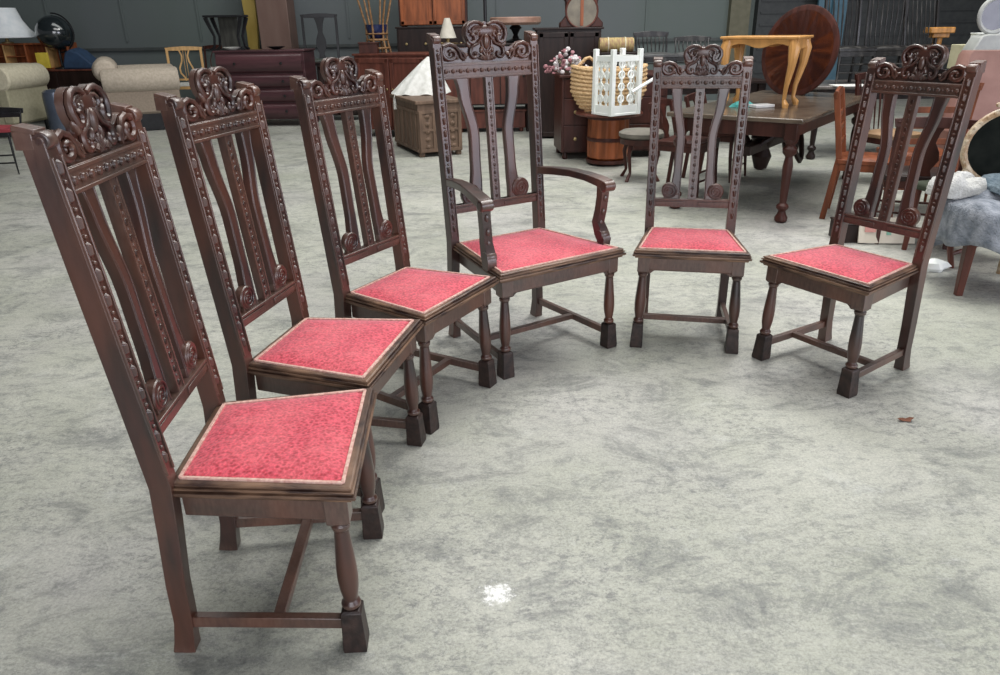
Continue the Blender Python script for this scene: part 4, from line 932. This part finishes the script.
# printed sheet on the floor, plastic bag
p0 = onz(888, 250)
t = thing('printed_board', 'cream printed board leaning low behind the seat of the rightmost carved chair', 'board', (p0.x+.05, p0.y+.15, 0), R(-6))
part(t, 'board', mat('cream_print', (.62, .56, .46), (.68, .62, .52), .6), lambda b: b.box((0, 0, .09), (.36, .015, .17), rot=Matrix.Rotation(R(-14), 3, 'X')), .002)
part(t, 'print', mat('green_print', (.15, .40, .28), (.3, .5, .4), .6), lambda b: [b.box((x, -.010+(.09-z)*-.25*-1*-1, z), (.03, .004, .025), rot=Matrix.Rotation(R(-14), 3, 'X')) for x, z in ((.0, .12), (.045, .10), (.01, .075))], 0)
part(t, 'print', mat('pink_print', (.55, .2, .2), (.6, .3, .25), .6), lambda b: b.box((-.11, -.012, .10), (.07, .004, .04), rot=Matrix.Rotation(R(-14), 3, 'X')), 0)
p0 = onz(853, 243); tag(part(None, 'floor_crate', DARK, lambda b: (b.box((p0.x+.0, p0.y+.1, .06), (.17, .2, .12)), b.box((p0.x+.0, p0.y+.1, .125), (.18, .21, .012))), .004), 'small dark crate on the floor behind the rightmost carved chair', 'crate')
p0 = onz(932, 270); b = MB(); random.seed(2)
b.rings([[Vector((rr*(1+.25*sin(3*a+k)+.15*sin(7*a+2*k))*cos(a), rr*.6*(1+.2*sin(4*a+k))*sin(a), z)) for a in [2*pi*j/22 for j in range(22)]] for k, (z, rr) in enumerate(((0, .07), (.02, .085), (.05, .06), (.07, .02)))])
tag(b.build('plastic_bag', PLA, None, 0, 25, loc=(p0.x, p0.y, 0)), 'crumpled white plastic bag on the floor near the low stool', 'bag')
# dead leaf
p0 = onz(905, 421); b = MB()
ol = [(-.03, 0), (-.015, .012), (0, .02), (.006, .01), (.022, .014), (.034, .003), (.02, -.005), (.012, -.016), (-.004, -.008), (-.018, -.01)]
b.prism(ol, lambda x, y: Vector((x, y, .002+abs(x)*.25)), lambda x, y: Vector((x, y, .004+abs(x)*.25)))
tag(b.build('dead_leaf', mat('dry_leaf', (.14, .05, .025), (.22, .09, .05), .8), loc=(p0.x, p0.y, 0)), 'small dry brown leaf on the bare concrete at right', 'leaf')


# ------------------------------------------------------------------ light
def area(name, loc, size, target, power, color):
    l = bpy.data.lights.new(name, 'AREA'); l.shape = 'RECTANGLE'; l.size, l.size_y = size; l.energy = power; l.color = color
    o = bpy.data.objects.new(name, l); col.objects.link(o); o.location = loc
    o.rotation_euler = (Vector(target)-Vector(loc)).to_track_quat('-Z', 'Y').to_euler(); return o
area('open_door_daylight', (1.5, -5.0, 2.8), (6, 4.2), (.6, 4, .6), 430, (.93, .94, 1))
area('side_door_daylight', (9.5, -1.2, 2.3), (6, 3.6), (0, 3.2, .8), 420, (.86, .88, 1))
area('roof_skylight', (1.4, 4.2, 6.6), (8, 4), (1.4, 4.2, 0), 540, (1, .985, .96))
area('roof_window', (2.6, 7.2, 6.6), (2.6, 1.6), (2.6, 7.2, 0), 280, (1, 1, .97))
area('far_skylight', (0, 10.0, 6.6), (12, 2.0), (0, 10, 0), 260, (.97, 1, .97))
wd = bpy.data.worlds.new('world'); bpy.context.scene.world = wd; wd.use_nodes = True
wd.node_tree.nodes['Background'].inputs[0].default_value = (.94, .95, 1, 1); wd.node_tree.nodes['Background'].inputs[1].default_value = .16
vs_ = bpy.context.scene.view_settings
vs_.view_transform = 'Standard'; vs_.look = 'None'; vs_.gamma = 1; vs_.use_curve_mapping = False; vs_.exposure = 0.0
